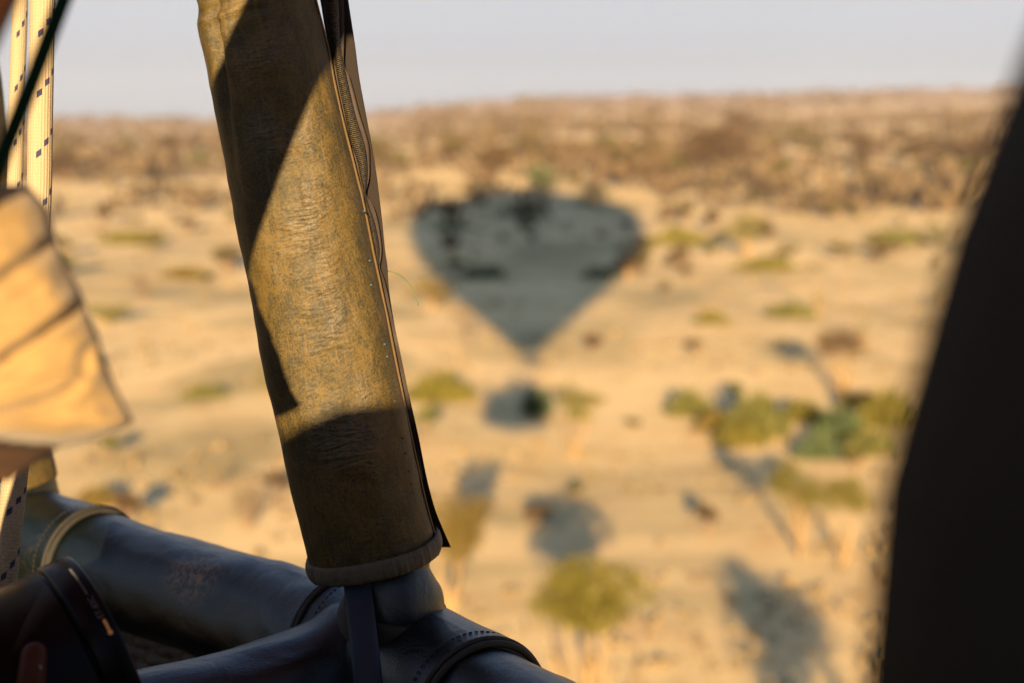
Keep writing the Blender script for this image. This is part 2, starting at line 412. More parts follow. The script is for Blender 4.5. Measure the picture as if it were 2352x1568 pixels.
# ---------------------------------------------------------------- basket
RIMZ = P(890, 1510, 1.04).z
def onplane(px, py, hz=None):
    d = (RT*((px-1176)*K)+UP*(-(py-784)*K)+FW); t = ((RIMZ if hz is None else hz)-CAM.z)/d.z; return CAM+d*t
post = onplane(890, 1510); far = onplane(95, 1257); near = onplane(1110, 1640)
uA = (far-post).normalized(); uB = (near-post).normalized()
nrm = Vector((uB.y, -uB.x, 0)); 
if nrm.y > 0: nrm = -nrm            # into the basket
corner1 = post+uA*0.62
corner2 = post+uB*1.75
inw = Vector((-uA.y, uA.x, 0)); inw = inw if inw.y < 0 else -inw
corner3 = corner2+nrm*1.62; corner4 = corner1+inw*1.62
bk = empty('balloon_basket', ((corner1+corner3)/2)*1.0+Vector((0, 0, -1.1)), 'leather padded wicker balloon basket with worn padded uprights around its rim', 'balloon basket')
SUN_PATCH = P(415, 1292, 1.118)-bk.location; M['rim'] = mat_rim()
def rounded(pts, rad=0.12, n=6):
    out = []
    m = len(pts)
    for i in range(m):
        a, b, c = pts[i-1], pts[i], pts[(i+1) % m]
        d1 = (a-b); d2 = (c-b); r = min(rad, d1.length*.45, d2.length*.45)
        p1 = b+d1.normalized()*r; p2 = b+d2.normalized()*r
        for k in range(n+1):
            t = k/n; out.append(p1*(1-t)**2+b*2*t*(1-t)+p2*t*t)
    return out
ring = rounded([corner1, post, corner2, corner3, corner4])
dense = []
for a, b in zip(ring, ring[1:]+ring[:1]):
    n = max(1, int((b-a).length/0.008))
    for k in range(n): dense.append(a.lerp(b, k/n))
dense.append(dense[0].copy())
def wr(amp, fq, seed=0):
    return lambda s, a, L: amp*(noise.noise(Vector((math.cos(a)*1.2, math.sin(a)*1.2, L*fq+seed)))+0.5*noise.noise(Vector((math.cos(a)*3, math.sin(a)*3, L*fq*3+seed))))
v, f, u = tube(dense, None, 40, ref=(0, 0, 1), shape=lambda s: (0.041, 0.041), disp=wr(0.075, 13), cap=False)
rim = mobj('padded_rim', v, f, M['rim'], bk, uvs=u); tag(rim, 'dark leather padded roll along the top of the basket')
# leather cuffs round the rim where each upright stands, with raised stitched welts
def cuff(cp, u1, l1, u2, l2, seed):
    pts = [cp+u1*l1, cp+u1*l1*0.5, cp, cp+u2*l2*0.5, cp+u2*l2]
    path = smooth_path(pts, 60)
    v, f, u = tube(path, None, 44, ref=(0, 0, 1), shape=lambda s: (0.0455, 0.0455), disp=wr(0.05, 11, seed), cap=True)
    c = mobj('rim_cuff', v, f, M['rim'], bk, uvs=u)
    for q0, q1 in ((path[0], path[2]), (path[-1], path[-3])):
        d = (q1-q0).normalized()
        x = Vector((0, 0, 1)); y = d.cross(x)
        circ = [q0+d*0.001+(x*math.cos(a)+y*math.sin(a))*0.0459 for a in [2*math.pi*k/72 for k in range(73)]]
        v, f, u = tube(circ, lambda s, a: 0.0017, 10, cap=False)
        v2, f2, u2_ = tube([q0-d*0.0035+(x*math.cos(a)+y*math.sin(a))*0.0440 for a in [2*math.pi*k/72 for k in range(73)]], lambda s, a: 0.0022, 8, cap=False)
        mobj('welt', *join([(v, f, u), (v2, f2, u2_)])[:2], M['tan'], c)
        st = []
        for k in range(70):
            a = 2*math.pi*k/70; e = x*math.cos(a)+y*math.sin(a); tg = -x*math.sin(a)+y*math.cos(a)
            st.append(box(q0+d*0.013+e*0.0467, tg*0.0012, d*0.0004, e*0.0004))
        mobj('stitching', *join(st)[:2], M['tan'], c, smooth=False)
    return c
cuff(post, uA, 0.045, uB, 0.118, 3.0)
cuff(post+uA*0.42, uA, 0.10, -uA, 0.085, 8.0)
# inner partition roll from the post towards the photographer's left
ca, cb, cc = onplane(800, 1560, RIMZ-0.012), onplane(545, 1646, RIMZ-0.02), onplane(200, 1738, RIMZ-0.02)
pd = (cc-cb).normalized()
ppath = smooth_path([ca+(ca-cb)*0.15, ca, cb, cc, cc+pd*0.35, cc+pd*0.7], 150)
def pshape(s): 
    k = 1.0+0.22*math.exp(-((s-0.20)/0.05)**2); return (0.043*k, 0.040)
v, f, u = tube(ppath, None, 40, ref=(0, 0, 1), shape=pshape, disp=wr(0.07, 7, 20), cap=True)
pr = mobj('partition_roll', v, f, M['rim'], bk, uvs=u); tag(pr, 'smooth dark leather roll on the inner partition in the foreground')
# woven walls
def wicker(path, name, drop=1.08, th=0.010):
    vs, fs = [], []; L = [0]
    for a, b in zip(path, path[1:]): L.append(L[-1]+(b-a).length)
    rowsn = int(drop/0.011)*4; tot = L[-1]; cols = int(tot/0.0075)
    def at(s):
        for i in range(len(L)-1):
            if s <= L[i+1]: 
                t = (s-L[i])/(L[i+1]-L[i]+1e-9); return path[i].lerp(path[i+1], t), (path[i+1]-path[i]).normalized()
        return path[-1], (path[-1]-path[-2]).normalized()
    for side in (1, -1):
        base = len(vs)
        for c in range(cols+1):
            p, d = at(tot*c/cols); nn = Vector((d.y, -d.x, 0))
            for r in range(rowsn+1):
                row = r//4; ph = math.sin(math.pi*(c/2.0)+math.pi*(row % 2)); o = th*0.5*side+0.004*ph+side*0.0028*math.sin(math.pi*(r % 4)/4)
                vs.append(p+nn*o+Vector((0, 0, -drop*r/rowsn)))
        for c in range(cols):
            for r in range(rowsn):
                a = base+c*(rowsn+1)+r; fs.append((a, a+1, a+rowsn+2, a+rowsn+1))
    return mobj(name, vs, fs, M['wicker'], bk, smooth=True)
wk = wicker([p-Vector((0, 0, 0.02)) for p in ring+[ring[0]]], 'wicker_wall'); tag(wk, 'woven brown wicker wall below the leather rim')
wicker([p-Vector((0, 0, 0.02)) for p in ppath[::15]], 'wicker_partition')
fl = [p.copy() for p in ring]; zf = RIMZ-1.09
v = [Vector((p.x, p.y, zf)) for p in fl]+[Vector((p.x, p.y, zf-0.03)) for p in fl]; m_ = len(fl)
mobj('basket_floor', v, [tuple(range(m_)), tuple(range(2*m_-1, m_-1, -1))]+[(i, (i+1) % m_, m_+(i+1) % m_, m_+i) for i in range(m_)], M['wicker'], bk, smooth=False)

# ---- the main upright
ZP = lambda y: 0.93+(0.07)*y/1265.0
EDGE = [(-1400, 500), (-300, 655), (0, 726), (106, 753), (176, 766), (264, 785), (367, 811), (449, 831), (508, 844), (578, 858), (648, 873), (733, 891), (860, 916), (1000, 945), (1150, 978), (1240, 1003), (1300, 1016)]
LEFT = [(-1400, 200), (-300, 395), (-60, 445), (0, 454), (22, 461), (46, 456), (75, 459), (110, 468), (180, 481), (250, 496), (330, 512), (450, 532), (560, 552), (700, 581), (830, 605), (930, 626), (1080, 660), (1240, 699), (1300, 714)]
up_ = empty_post = None
pole_path = smooth_path([P(905, 1505, 1.035), P(890, 1400, 1.005), P(868, 1265, 1.0), P(752, 800, .975), P(620, 100, .935), P(480, -700, .89), P(300, -1800, .84), P(20, -3300, .78)], 60)
v, f, u = tube(pole_path, lambda s, a: 0.016, 20)
pole = mobj('upright_pole', v, f, M['rod'], bk, uvs=u); tag(pole, 'central upright wrapped in a sunlit worn brown leather cover')
# cover: perpendicular rings
nC, nSeg = 330, 120
axis = (P(860, 1265, 1.0)-P(598, 0, .93)).normalized()
vs, fs, us = [], [], []
Y0, Y1 = -1300, 1268
slope = 0.19
fwd_in = -FW
for i in range(nC+1):
    y = Y0+(Y1-Y0)*i/nC
    xl0, xr0 = sinterp(LEFT, y), sinterp(EDGE, y)
    c0 = (xl0+xr0)/2; hw0 = (xr0-xl0)/2
    # ends of the tilted ring
    yl = y+slope*hw0; yr = y-slope*hw0
    z = ZP(y)
    a = P(sinterp(LEFT, yl), yl, z); b = P(sinterp(EDGE, yr), yr, z)
    c = (a+b)/2; rx = (b-a)/2; ryl = 0.034 if True else 0
    yd = rx.normalized().cross(axis).normalized(); 
    if yd.dot(FW) < 0: yd = -yd      # away from camera
    for j in range(nSeg+1):
        t = 2*math.pi*j/nSeg         # t=0 right edge, goes behind first
        co, si = math.cos(t), math.sin(t)
        ex = 0.82
        X = math.copysign(abs(co)**ex, co); Y = math.copysign(abs(si)**ex, si)
        p = c+rx*X+yd*(ryl*Y)
        front = -si
        L = (y)*0.00026
        d = 0.0011*noise.noise(Vector((X*2.2, L*22, 4.0)))+0.0006*noise.noise(Vector((X*5, L*75, 1.0)))
        # groove along the upper left
        if front > 0:
            gx = -0.66+0.1*max(0, (y-0)/300.0)*0; gd = math.exp(-((X-gx+0.00035*(y))/0.075)**2)*math.exp(-(max(0, y-40)/190.0)**2)
            d -= 0.0085*gd
            # pinch wrinkles near top
            d += 0.0013*math.sin((y+X*30)*0.17+math.sin(X*6)+2.5*noise.noise(Vector((y*.02, X*2, 6))))*math.exp(-((y-8)/42.0)**2)*(1 if X < 0.1 else math.exp(-((X-0.1)/0.3)**2))*(0.25 if X < -0.93 else 1)
            # soft cross creases
            cm = math.exp(-((X-0.12)/0.34)**2)
            d += 0.00055*cm*math.sin(L*1700+2.2*math.sin(X*5+L*60)+3*noise.noise(Vector((X*2, L*30, 9))))*sst(0.0, 0.5, noise.noise(Vector((X*1.0, L*14, 33)))+0.42)
        nd_ = (rx.normalized()*X/abs(rx.length)*0.04+yd*Y).normalized()
        edgefade = 1.0
        vs.append(p+nd_*d*edgefade); us.append((j/nSeg, L))
for i in range(nC):
    for j in range(nSeg):
        a = i*(nSeg+1)+j; fs.append((a, a+nSeg+1, a+nSeg+2, a+1))
cov = mobj('pole_cover', vs, fs, M['cover'], pole, uvs=us); tag(cov, 'scuffed brown leather sleeve half lit by low sun')
# hem roll at the bottom of the cover
hl, hr = P(712, 1296, 1.0), P(1006, 1240, .995)
hc = (hl+hr)/2; rx = (hr-hl)/2; yd = rx.normalized().cross(axis).normalized(); yd = yd if yd.dot(FW) > 0 else -yd
hv, hf = [], []
nb = 14; ns = 240
for i in range(nb):
    ph = 2*math.pi*i/nb
    for j in range(ns+1):
        t = 2*math.pi*j/ns; co, si = math.cos(t), math.sin(t)
        X = math.copysign(abs(co)**.82, co); Y = math.copysign(abs(si)**.82, si)
        sag = 0.0010*(1-X*X)*(-si if si < 0 else 0)
        o = rx*X+yd*(0.034*Y); on = (rx.normalized()*X+yd*Y).normalized()
        st = 0.00035*math.sin(j*2.3+math.sin(j*.7)*2)+0.0005*noise.noise(Vector((j*.15, 0, 0)))
        hv.append(hc+o+on*(0.0021*math.cos(ph)-0.0002+st*(math.cos(ph) > -.2))-axis*(0.0060*math.sin(ph)-0.0005-sag*(1-0.9*(math.sin(ph) > 0.3))))
for i in range(nb):
    for j in range(ns):
        a = i*(ns+1)+j; b = ((i+1) % nb)*(ns+1)+j; hf.append((a, a+1, b+1, b))
he = mobj('cover_hem', hv, hf, M['hem'], pole); tag(he, 'lighter folded leather hem')
# layered strips along the right edge
def ribbon(name, rws, dz, mat, parent, th=0.0012, n=160, wave=0.0, cols=8, bulge=0.0, dzr=0.0):
    tl = [(y, a) for y, a, b in rws]; tr = [(y, b) for y, a, b in rws]
    y0, y1 = rws[0][0], rws[-1][0]; vs, us = [], []; fs = []
    for side in (0, 1):
        for i in range(n+1):
            y = y0+(y1-y0)*i/n; xl, xr = sinterp(tl, y), sinterp(tr, y); xr = max(xr, xl+0.5)
            for j in range(cols+1):
                t = j/cols; z = ZP(y)+dz+side*th+dzr*t+wave*math.sin(y*0.035+1)*t-bulge*math.sin(math.pi*t)*(1-side)
                vs.append(P(xl+(xr-xl)*t, y, z)); us.append((t, y*0.00026))
    q = (n+1)*(cols+1)
    for s in (0, 1):
        for i in range(n):
            for j in range(cols):
                a = s*q+i*(cols+1)+j; fc = (a, a+1, a+cols+2, a+cols+1); fs.append(fc if s == 0 else fc[::-1])
    for i in range(n):
        a = i*(cols+1); b = a+cols+1; fs.append((a, b, b+q, a+q))
        a += cols; b += cols; fs.append((b, a, a+q, b+q))
    for j in range(cols):
        fs.append((j+1, j, j+q, j+1+q)); a = n*(cols+1)+j; fs.append((a, a+1, a+1+q, a+q))
    return mobj(name, vs, fs, mat, parent, uvs=us)
er = [(y, sinterp(EDGE, y)-4, sinterp(EDGE, y)+2.5) for y in (-1200, -300, 0, 106, 176, 264, 367, 449, 508, 578, 648, 733, 860, 1000, 1150, 1246)]
ribbon('seam_edge', er, -0.0042, M['edge'], pole, 0.004, 220, bulge=0.001)
ribbon('binding', [(-1200, 480, 600), (0, 735, 789), (60, 745, 791), (106, 755, 790), (150, 762, 791), (176, 768, 803), (264, 786, 826), (330, 800, 846), (367, 812, 849), (410, 824, 848), (447, 834, 841), (470, 838, 856), (508, 845, 868), (550, 853, 875), (578, 858, 877), (600, 864, 874), (612, 868, 872), (648, 875, 884), (733, 892, 903), (860, 918, 930), (1000, 945, 956), (1100, 966, 972)], 0.004, M['backing'], pole, 0.001, 260, wave=0.0015)
ribbon('zip_tape', [(-1200, 500, 560), (0, 748, 776), (60, 756, 779), (106, 765, 782), (176, 774, 795), (264, 792, 816), (330, 806, 836), (367, 819, 842), (410, 828, 843), (444, 836, 840), (470, 839, 846), (508, 846, 859), (550, 854, 868), (578, 860, 871), (600, 865, 870), (608, 868, 871)], 0.0005, M['velcro'], pole, 0.0015, 260, bulge=0.002)
ribbon('webbing_flap', [(-1200, 520, 640), (0, 742, 800), (60, 748, 809), (106, 760, 816), (176, 768, 825), (264, 790, 841), (367, 816, 860), (449, 834, 871), (508, 845, 878), (578, 860, 885), (611, 866, 890), (648, 875, 892), (690, 884, 897), (733, 893, 904), (830, 912, 921)], 0.012, M['flap'], pole, 0.001, 160)
st_ = ribbon('strap_end', [(900, 922, 938), (1000, 940, 961), (1100, 962, 981), (1170, 978, 1000), (1215, 990, 1018), (1256, 1002, 1036)], 0.010, M['black'], pole, 0.002, 60)
tag(st_, 'black webbing end sticking out below the cover')
bl = []
for px, py in ((846, 487), (858, 600), (861, 655), (892, 790), (898, 818), (915, 920), (935, 1005), (942, 1040), (948, 1080), (952, 1110), (956, 1128), (960, 1160), (962, 1180)):
    q_ = box(P(px-7, py, ZP(py)-0.0135), RT*0.0006, UP*0.0004, FW*0.0060); mobj('blue_stitch', q_[0], q_[1], M['blue'], pole, smooth=False)
sv = []
for k in range(210):
    py = -20+k*6.0; px = sinterp(EDGE, py)-14
    sv.append(box(P(px, py, ZP(py)-0.0098), RT*0.00045+UP*0.0, UP*0.0006, FW*0.0012))
mobj('seam_stitching', *join(sv)[:2], M['edge'], pole, smooth=False)
thp = smooth_path([P(884, 622, .98), P(900, 624, .98), P(922, 634, .98), P(940, 652, .98), P(953, 676, .98), P(961, 702, .98)], 30)
v, f, u = tube(thp, lambda s, a: 0.00036, 6); lt = mobj('loose_thread', v, f, M['thread'], pole); tag(lt, 'thin green loose thread curling from the seam')
for a, b in (((827, 175), (831, 235)), ((841, 290), (846, 322))):
    pass
# collar below the cover
cl = [(1235, 884, 98, 1.0), (1290, 888, 100, 1.003), (1325, 893, 99, 1.006), (1350, 900, 104, 1.003), (1375, 905, 114, 1.004), (1400, 908, 116, 1.008), (1425, 905, 118, 1.012)]
cp = [P(c, y, z) for y, c, h, z in cl]
tabh = [(i/(len(cl)-1), h*K*z) for i, (y, c, h, z) in enumerate(cl)]
v, f, u = tube(smooth_path(cp, 40), None, 48, ref=(1, 0, 0), shape=lambda s: (sinterp(tabh, s), sinterp(tabh, s)*(0.8+0.3*s)), disp=wr(0.05, 18, 5))
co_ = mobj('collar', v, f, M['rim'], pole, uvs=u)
cp2 = [P(908, 1388, 1.006), P(906, 1402, 1.007), P(903, 1420, 1.010)]
v, f, u = tube(smooth_path(cp2, 12), None, 48, ref=(1, 0, 0), shape=lambda s: (0.0330+0.0035*s, 0.0355+0.006*s), disp=wr(0.04, 30, 6))
ch = mobj('collar_hem', v, f, M['tan'], pole, uvs=u)
# grey nylon rod in front of the collar
v, f, u = tube(smooth_path([P(812, 1262, .998), P(817, 1305, .985), P(832, 1440, .958), P(846, 1568, .935), P(870, 1800, .93), P(900, 2300, .93)], 40), None, 24, ref=(1, 0, 0), shape=lambda s: (0.0086, 0.0040))
rd = mobj('flat_rod', v, f, M['rod'], pole); tag(rd, 'flat dark grey rod running down inside the basket')

# ---- second upright (far left) and the two behind the camera
def upright(base, mid, top, r=0.041, label=None):
    path = smooth_path([base, base.lerp(mid, .5), mid, mid.lerp(top, .5), top], 40)
    v, f, u = tube(path, lambda s, a: 0.016, 16); o = mobj('upright_pole', v, f, M['rod'], bk, uvs=u)
    c = smooth_path([base.lerp(mid, .32), mid, mid.lerp(top, .85)], 80)
    v, f, u = tube(c, None, 48, ref=(1, 0, 0), shape=lambda s: (r, r*0.85), disp=wr(0.04, 14, base.x))
    mobj('pole_cover', v, f, M['cover'], o, uvs=u)
    c = smooth_path([base+(base-mid)*0.05, base.lerp(mid, .12), base.lerp(mid, .24), base.lerp(mid, .40)], 20)
    v, f, u = tube(c, None, 32, ref=(1, 0, 0), shape=lambda s: (r*1.14-0.008*min(1, s*2), r*1.0-0.006*s), disp=wr(0.05, 20, 2))
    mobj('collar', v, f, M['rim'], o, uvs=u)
    if label: tag(o, label)
    return o
b2 = P(38, 1235, 1.34)
upright(b2, P(-40, 820, 1.30), P(-330, -1300, 1.10), 0.043, 'padded upright beyond the ropes at the left edge')
b3 = corner4+Vector((0.05, 0.05, 0.02)); b4 = corner3+Vector((-0.05, 0.03, 0.02))
upright(b3, b3+Vector((0.10, 0.08, 0.9)), b3+Vector((0.35, 0.2, 1.5)))
upright(b4, b4+Vector((-0.10, 0.12, 0.9)), b4+Vector((-0.4, 0.3, 1.5)))

bf = empty('burner', rel0 := Vector((BC.x, BC.y+0.1, CAM.z+0.95)), 'steel burner frame with twin burners above the basket', 'burner')
fx, fy = 0.55, 0.42
cs = [rel0+Vector((a*fx, b*fy, 0)) for a, b in ((-1, -1), (1, -1), (1, 1), (-1, 1), (-1, -1))]
for a, b in zip(cs, cs[1:]):
    v, f, u = tube([a, b], lambda s, t: 0.03, 12); mobj('frame_bar', v, f, M['steel'], bf)
for sx in (-.16, .16):
    c = rel0+Vector((sx, 0, 0)); v, f, u = tube([c, c+Vector((0, 0, .12)), c+Vector((0, 0, .4))], lambda s, t: 0.14 if s > .2 else 0.06, 24); mobj('burner_can', v, f, M['steel'], bf)
for k in range(12):
    a = 2*math.pi*k/12; top = Vector((EX+prof[1][1]*math.cos(a), BC.y+prof[1][1]*math.sin(a), prof[1][0])); c = cs[int(k/3)]
    v, f, u = tube([c, top], lambda s, t: 0.012, 6); mobj('suspension_cable', v, f, M['steel'], ev)

# ---------------------------------------------------------------- ropes and cord
def rope(name, pts, r, label, mat, group=None, n=260, seg=40):
    path = smooth_path(pts, n)
    base = path[-1]
    v, f, u = tube(path, lambda s, a: r, seg, ref=(1, 0.2, 0))
    root = base
    o = mobj(name, [p-base for p in v], f, mat, None, uvs=u); o.location = base
    return tag(o, label, 'rope', group)
rope('hanging_rope', [P(170, -2600, 1.0), P(130, -1200, .97), P(106, -300, .955), P(98, 0, .95), P(93, 245, .95), P(88, 490, .95), P(66, 800, .945), P(36, 1082, .94), P(17, 1260, .93), P(-9, 1568, .93), P(-40, 2000, .93)], 0.0074,
     'thick cream braided rope with blue flecks, wider of the two, passing behind the khaki sleeve', M['rope'], 'braided ropes at the left edge')
rope('hanging_rope', [P(60, -2600, 1.1), P(60, -1200, 1.08), P(52, -300, 1.07), P(46, 0, 1.06), P(38, 245, 1.06), P(30, 490, 1.06), P(0, 800, 1.03), P(-20, 1082, .95), P(-60, 1568, .90)], 0.0052,
     'thinner cream braided rope hanging left of the thick one behind the green cord', M['rope'], 'braided ropes at the left edge')
o = rope('green_cord', [P(360, -640, .56), P(262, -310, .555), P(145, 0, .55), P(75, 184, .55), P(-5, 390, .55), P(-70, 600, .52), P(-160, 800, .5)], 0.0030,
     'dark green cord slanting across the ropes at the top left', M['green'], None, 80, 14); o['category'] = 'cord'

# ---------------------------------------------------------------- telephoto lens
lc = P(250, 1494, .85); ld = (RT*0.82+UP*0.37+FW*0.45).normalized(); LR = 0.0565
# basis so that text can be laid on the near side
tocam = (CAM-lc).normalized(); e2 = (tocam-ld*tocam.dot(ld)).normalized(); e1 = ld.cross(e2)     # e1 ~ along the rim
def lathe(profile, seg=96):
    vs, fs = [], []
    for a_, r_ in profile:
        for j in range(seg):
            t = 2*math.pi*j/seg; vs.append(lc+ld*a_+(e2*math.cos(t)+e1*math.sin(t))*r_)
    for i in range(len(profile)-1):
        for j in range(seg):
            fs.append((i*seg+j, i*seg+(j+1) % seg, (i+1)*seg+(j+1) % seg, (i+1)*seg+j))
    return vs, fs
ln = empty('camera_lens', lc-ld*0.3, 'large black telephoto lens with hood pointing right above the dark leather rim', 'camera lens')
v, f = lathe([(-0.017, LR-0.010), (-0.0168, LR-0.001), (-0.0155, LR), (-0.0012, LR), (0, LR-0.0008), (0, LR-0.003), (-0.03, LR-0.004), (-0.12, LR-0.010), (-0.12, LR-0.011)])
hd = mobj('lens_hood', v, f, M['lens'], ln)
v, f = lathe([(-0.30, 0.030), (-0.295, 0.034), (-0.20, 0.036), (-0.17, LR-0.008), (-0.12, LR-0.004), (-0.0195, LR-0.0012), (-0.0182, LR-0.0022), (-0.017, LR-0.010)])
mobj('lens_barrel', v, f, M['lens'], ln)
v, f = lathe([(-0.11, 0.0), (-0.107, 0.02), (-0.10, LR-0.012)])
mobj('front_glass', v, f, M['lens'], ln)
v, f = lathe([(-0.30, 0.0), (-0.30, 0.032)]); 
# camera body behind the lens
bb = box(lc-ld*0.345, ld*0.04, (e1)*0.055, e2*0.07); mobj('camera_body', bb[0], bb[1], M['lens'], ln, smooth=False)
def wrap_text(s, size, a0, th0, mat, name, parent):
    cu = bpy.data.curves.new(name, 'FONT'); cu.body = s; cu.size = size; cu.extrude = 0.0001; cu.align_x = 'CENTER'; cu.align_y = 'CENTER'
    to = bpy.data.objects.new('tmp', cu); COL.objects.link(to); bpy.context.view_layer.update()
    me = to.evaluated_get(bpy.context.evaluated_depsgraph_get()).to_mesh()
    V = [v.co.copy() for v in me.vertices]; Fc = [tuple(p.vertices) for p in me.polygons]
    to.to_mesh_clear() if False else None
    COL.objects.unlink(to)
    out = []
    for c in V:                      # text x runs round the ring, text y along the axis
        t = th0+TS*c.x/LR; r_ = LR+0.00025+c.z
        out.append(lc+ld*(a0-TS2*c.y)+(e2*math.cos(t)+e1*math.sin(t))*r_)
    return mobj(name, out, Fc, mat, parent, smooth=False)
# which way is up along the rim in the picture
TS = 1 if e1.dot(UP) > 0 else -1; TS2 = 1
wrap_text('ET-83C', 0.0044, -0.0050, TS*0.42, M['lens_mark'], 'lens_text', hd)
wrap_text('PROFESSIONAL', 0.0022, -0.0125, TS*0.92, M['lens_mark'], 'lens_text', hd) if False else None
dsh = []
for k in range(26):
    t = TS*(0.58+k*0.016); e = e2*math.cos(t)+e1*math.sin(t); tg = -e2*math.sin(t)+e1*math.cos(t)
    dsh.append(box(lc+ld*-0.0055+e*(LR+0.0002), tg*0.00030, ld*(0.0006 if k % 3 else 0.0004), e*0.0001))
mobj('fine_print', *join(dsh)[:2], M['lens_mark'], hd, smooth=False)
mk = []
for k in range(12):
    t = TS*(0.165+k*0.0095); e = e2*math.cos(t)+e1*math.sin(t); tg = -e2*math.sin(t)+e1*math.cos(t)
    mk.append(box(lc+ld*-0.0045+e*(LR+0.0003), tg*0.00034, ld*0.0008, e*0.0001))
t = TS*0.145; e = e2*math.cos(t)+e1*math.sin(t); tg = -e2*math.sin(t)+e1*math.cos(t)
cc_ = lc+ld*-0.0045+e*(LR+0.0004)
mk.append(([cc_+ (tg*math.cos(a)+ld*math.sin(a))*0.0013 for a in [2*math.pi*k/16 for k in range(16)]], [tuple(range(16))], [(0, 0)]*16))
mobj('alignment_mark', *join(mk)[:2], M['lens_gold_sunlit'], hd, smooth=False)

# ---------------------------------------------------------------- people
def skin(name, nodes, edges, mat, parent, root=0, sub=1, extra=None):
    me = bpy.data.meshes.new(name); me.from_pydata([tuple(n[0]) for n in nodes], edges, [])
    o = bpy.data.objects.new(name, me); COL.objects.link(o)
    sm = o.modifiers.new('s', 'SKIN'); sm.use_smooth_shade = True
    if not me.skin_vertices: raise RuntimeError('no skin layer')
    for i, n in enumerate(nodes):
        r = n[1]; r = r if isinstance(r, tuple) else (r, r)
        me.skin_vertices[0].data[i].radius = r; me.skin_vertices[0].data[i].use_root = (i == root)
    o.modifiers.new('b', 'SUBSURF').levels = sub; o.modifiers['b'].render_levels = sub
    bpy.context.view_layer.update()
    ev_ = o.evaluated_get(bpy.context.evaluated_depsgraph_get()); m2 = ev_.to_mesh()
    V = [v.co.copy() for v in m2.vertices]; Fc = [tuple(p.vertices) for p in m2.polygons]
    ev_.to_mesh_clear(); bpy.data.objects.remove(o)
    if extra:
        J = join([(V, Fc, None)]+extra); V, Fc = J[0], J[1]
    return mobj(name, V, Fc, mat, parent)
def ellips(c, rx, ry, rz, nu=16, nv=10, ax=None):
    vs, fs = [], []
    ax = ax or (Vector((1, 0, 0)), Vector((0, 1, 0)), Vector((0, 0, 1)))
    for i in range(nv+1):
        t = math.pi*i/nv
        for j in range(nu):
            p = 2*math.pi*j/nu
            vs.append(c+ax[0]*rx*math.sin(t)*math.cos(p)+ax[1]*ry*math.sin(t)*math.sin(p)+ax[2]*rz*math.cos(t))
    for i in range(nv):
        for j in range(nu): fs.append((i*nu+j, i*nu+(j+1) % nu, (i+1)*nu+(j+1) % nu, (i+1)*nu+j))
    return vs, fs, None
FLOOR = zf
def hand_parts(wrist, direc, palmn, side, curl=0.35, s=1.0, skip=None):
    """nodes of five fingers rooted in the palm; returns list of skinned meshes data"""
    d = direc.normalized(); n = (palmn-d*palmn.dot(d)).normalized(); sd = d.cross(n)*side
    out = []
    for k, (off, ln_, st) in enumerate(((0.030, .070, .085), (0.010, .080, .090), (-0.010, .074, .087), (-0.029, .058, .080))):
        if k == skip: continue
        b = wrist+d*0.05*s+sd*off*0.8*s; q = wrist+d*st*s+sd*off*s
        ch = [b, q]
        dd = d.copy(); L_ = ln_*s
        for m_, fr in enumerate((.45, .32, .23)):
            dd = (dd+n*curl*(m_+1)*0.7).normalized(); ch.append(ch[-1]+dd*L_*fr)
        out.append(tube(ch, lambda s_, a: 0.0088*s*(1-0.25*s_), 10)[:2]+(None,))
    ch = [wrist+d*0.02*s+sd*0.02*s, wrist+d*0.045*s+sd*0.045*s+n*0.01*s, wrist+d*0.075*s+sd*0.058*s+n*0.025*s, wrist+d*0.098*s+sd*0.052*s+n*0.035*s]
    out.append(tube(ch, lambda s_, a: 0.0110*s*(1-0.2*s_), 10)[:2]+(None,))
    return out
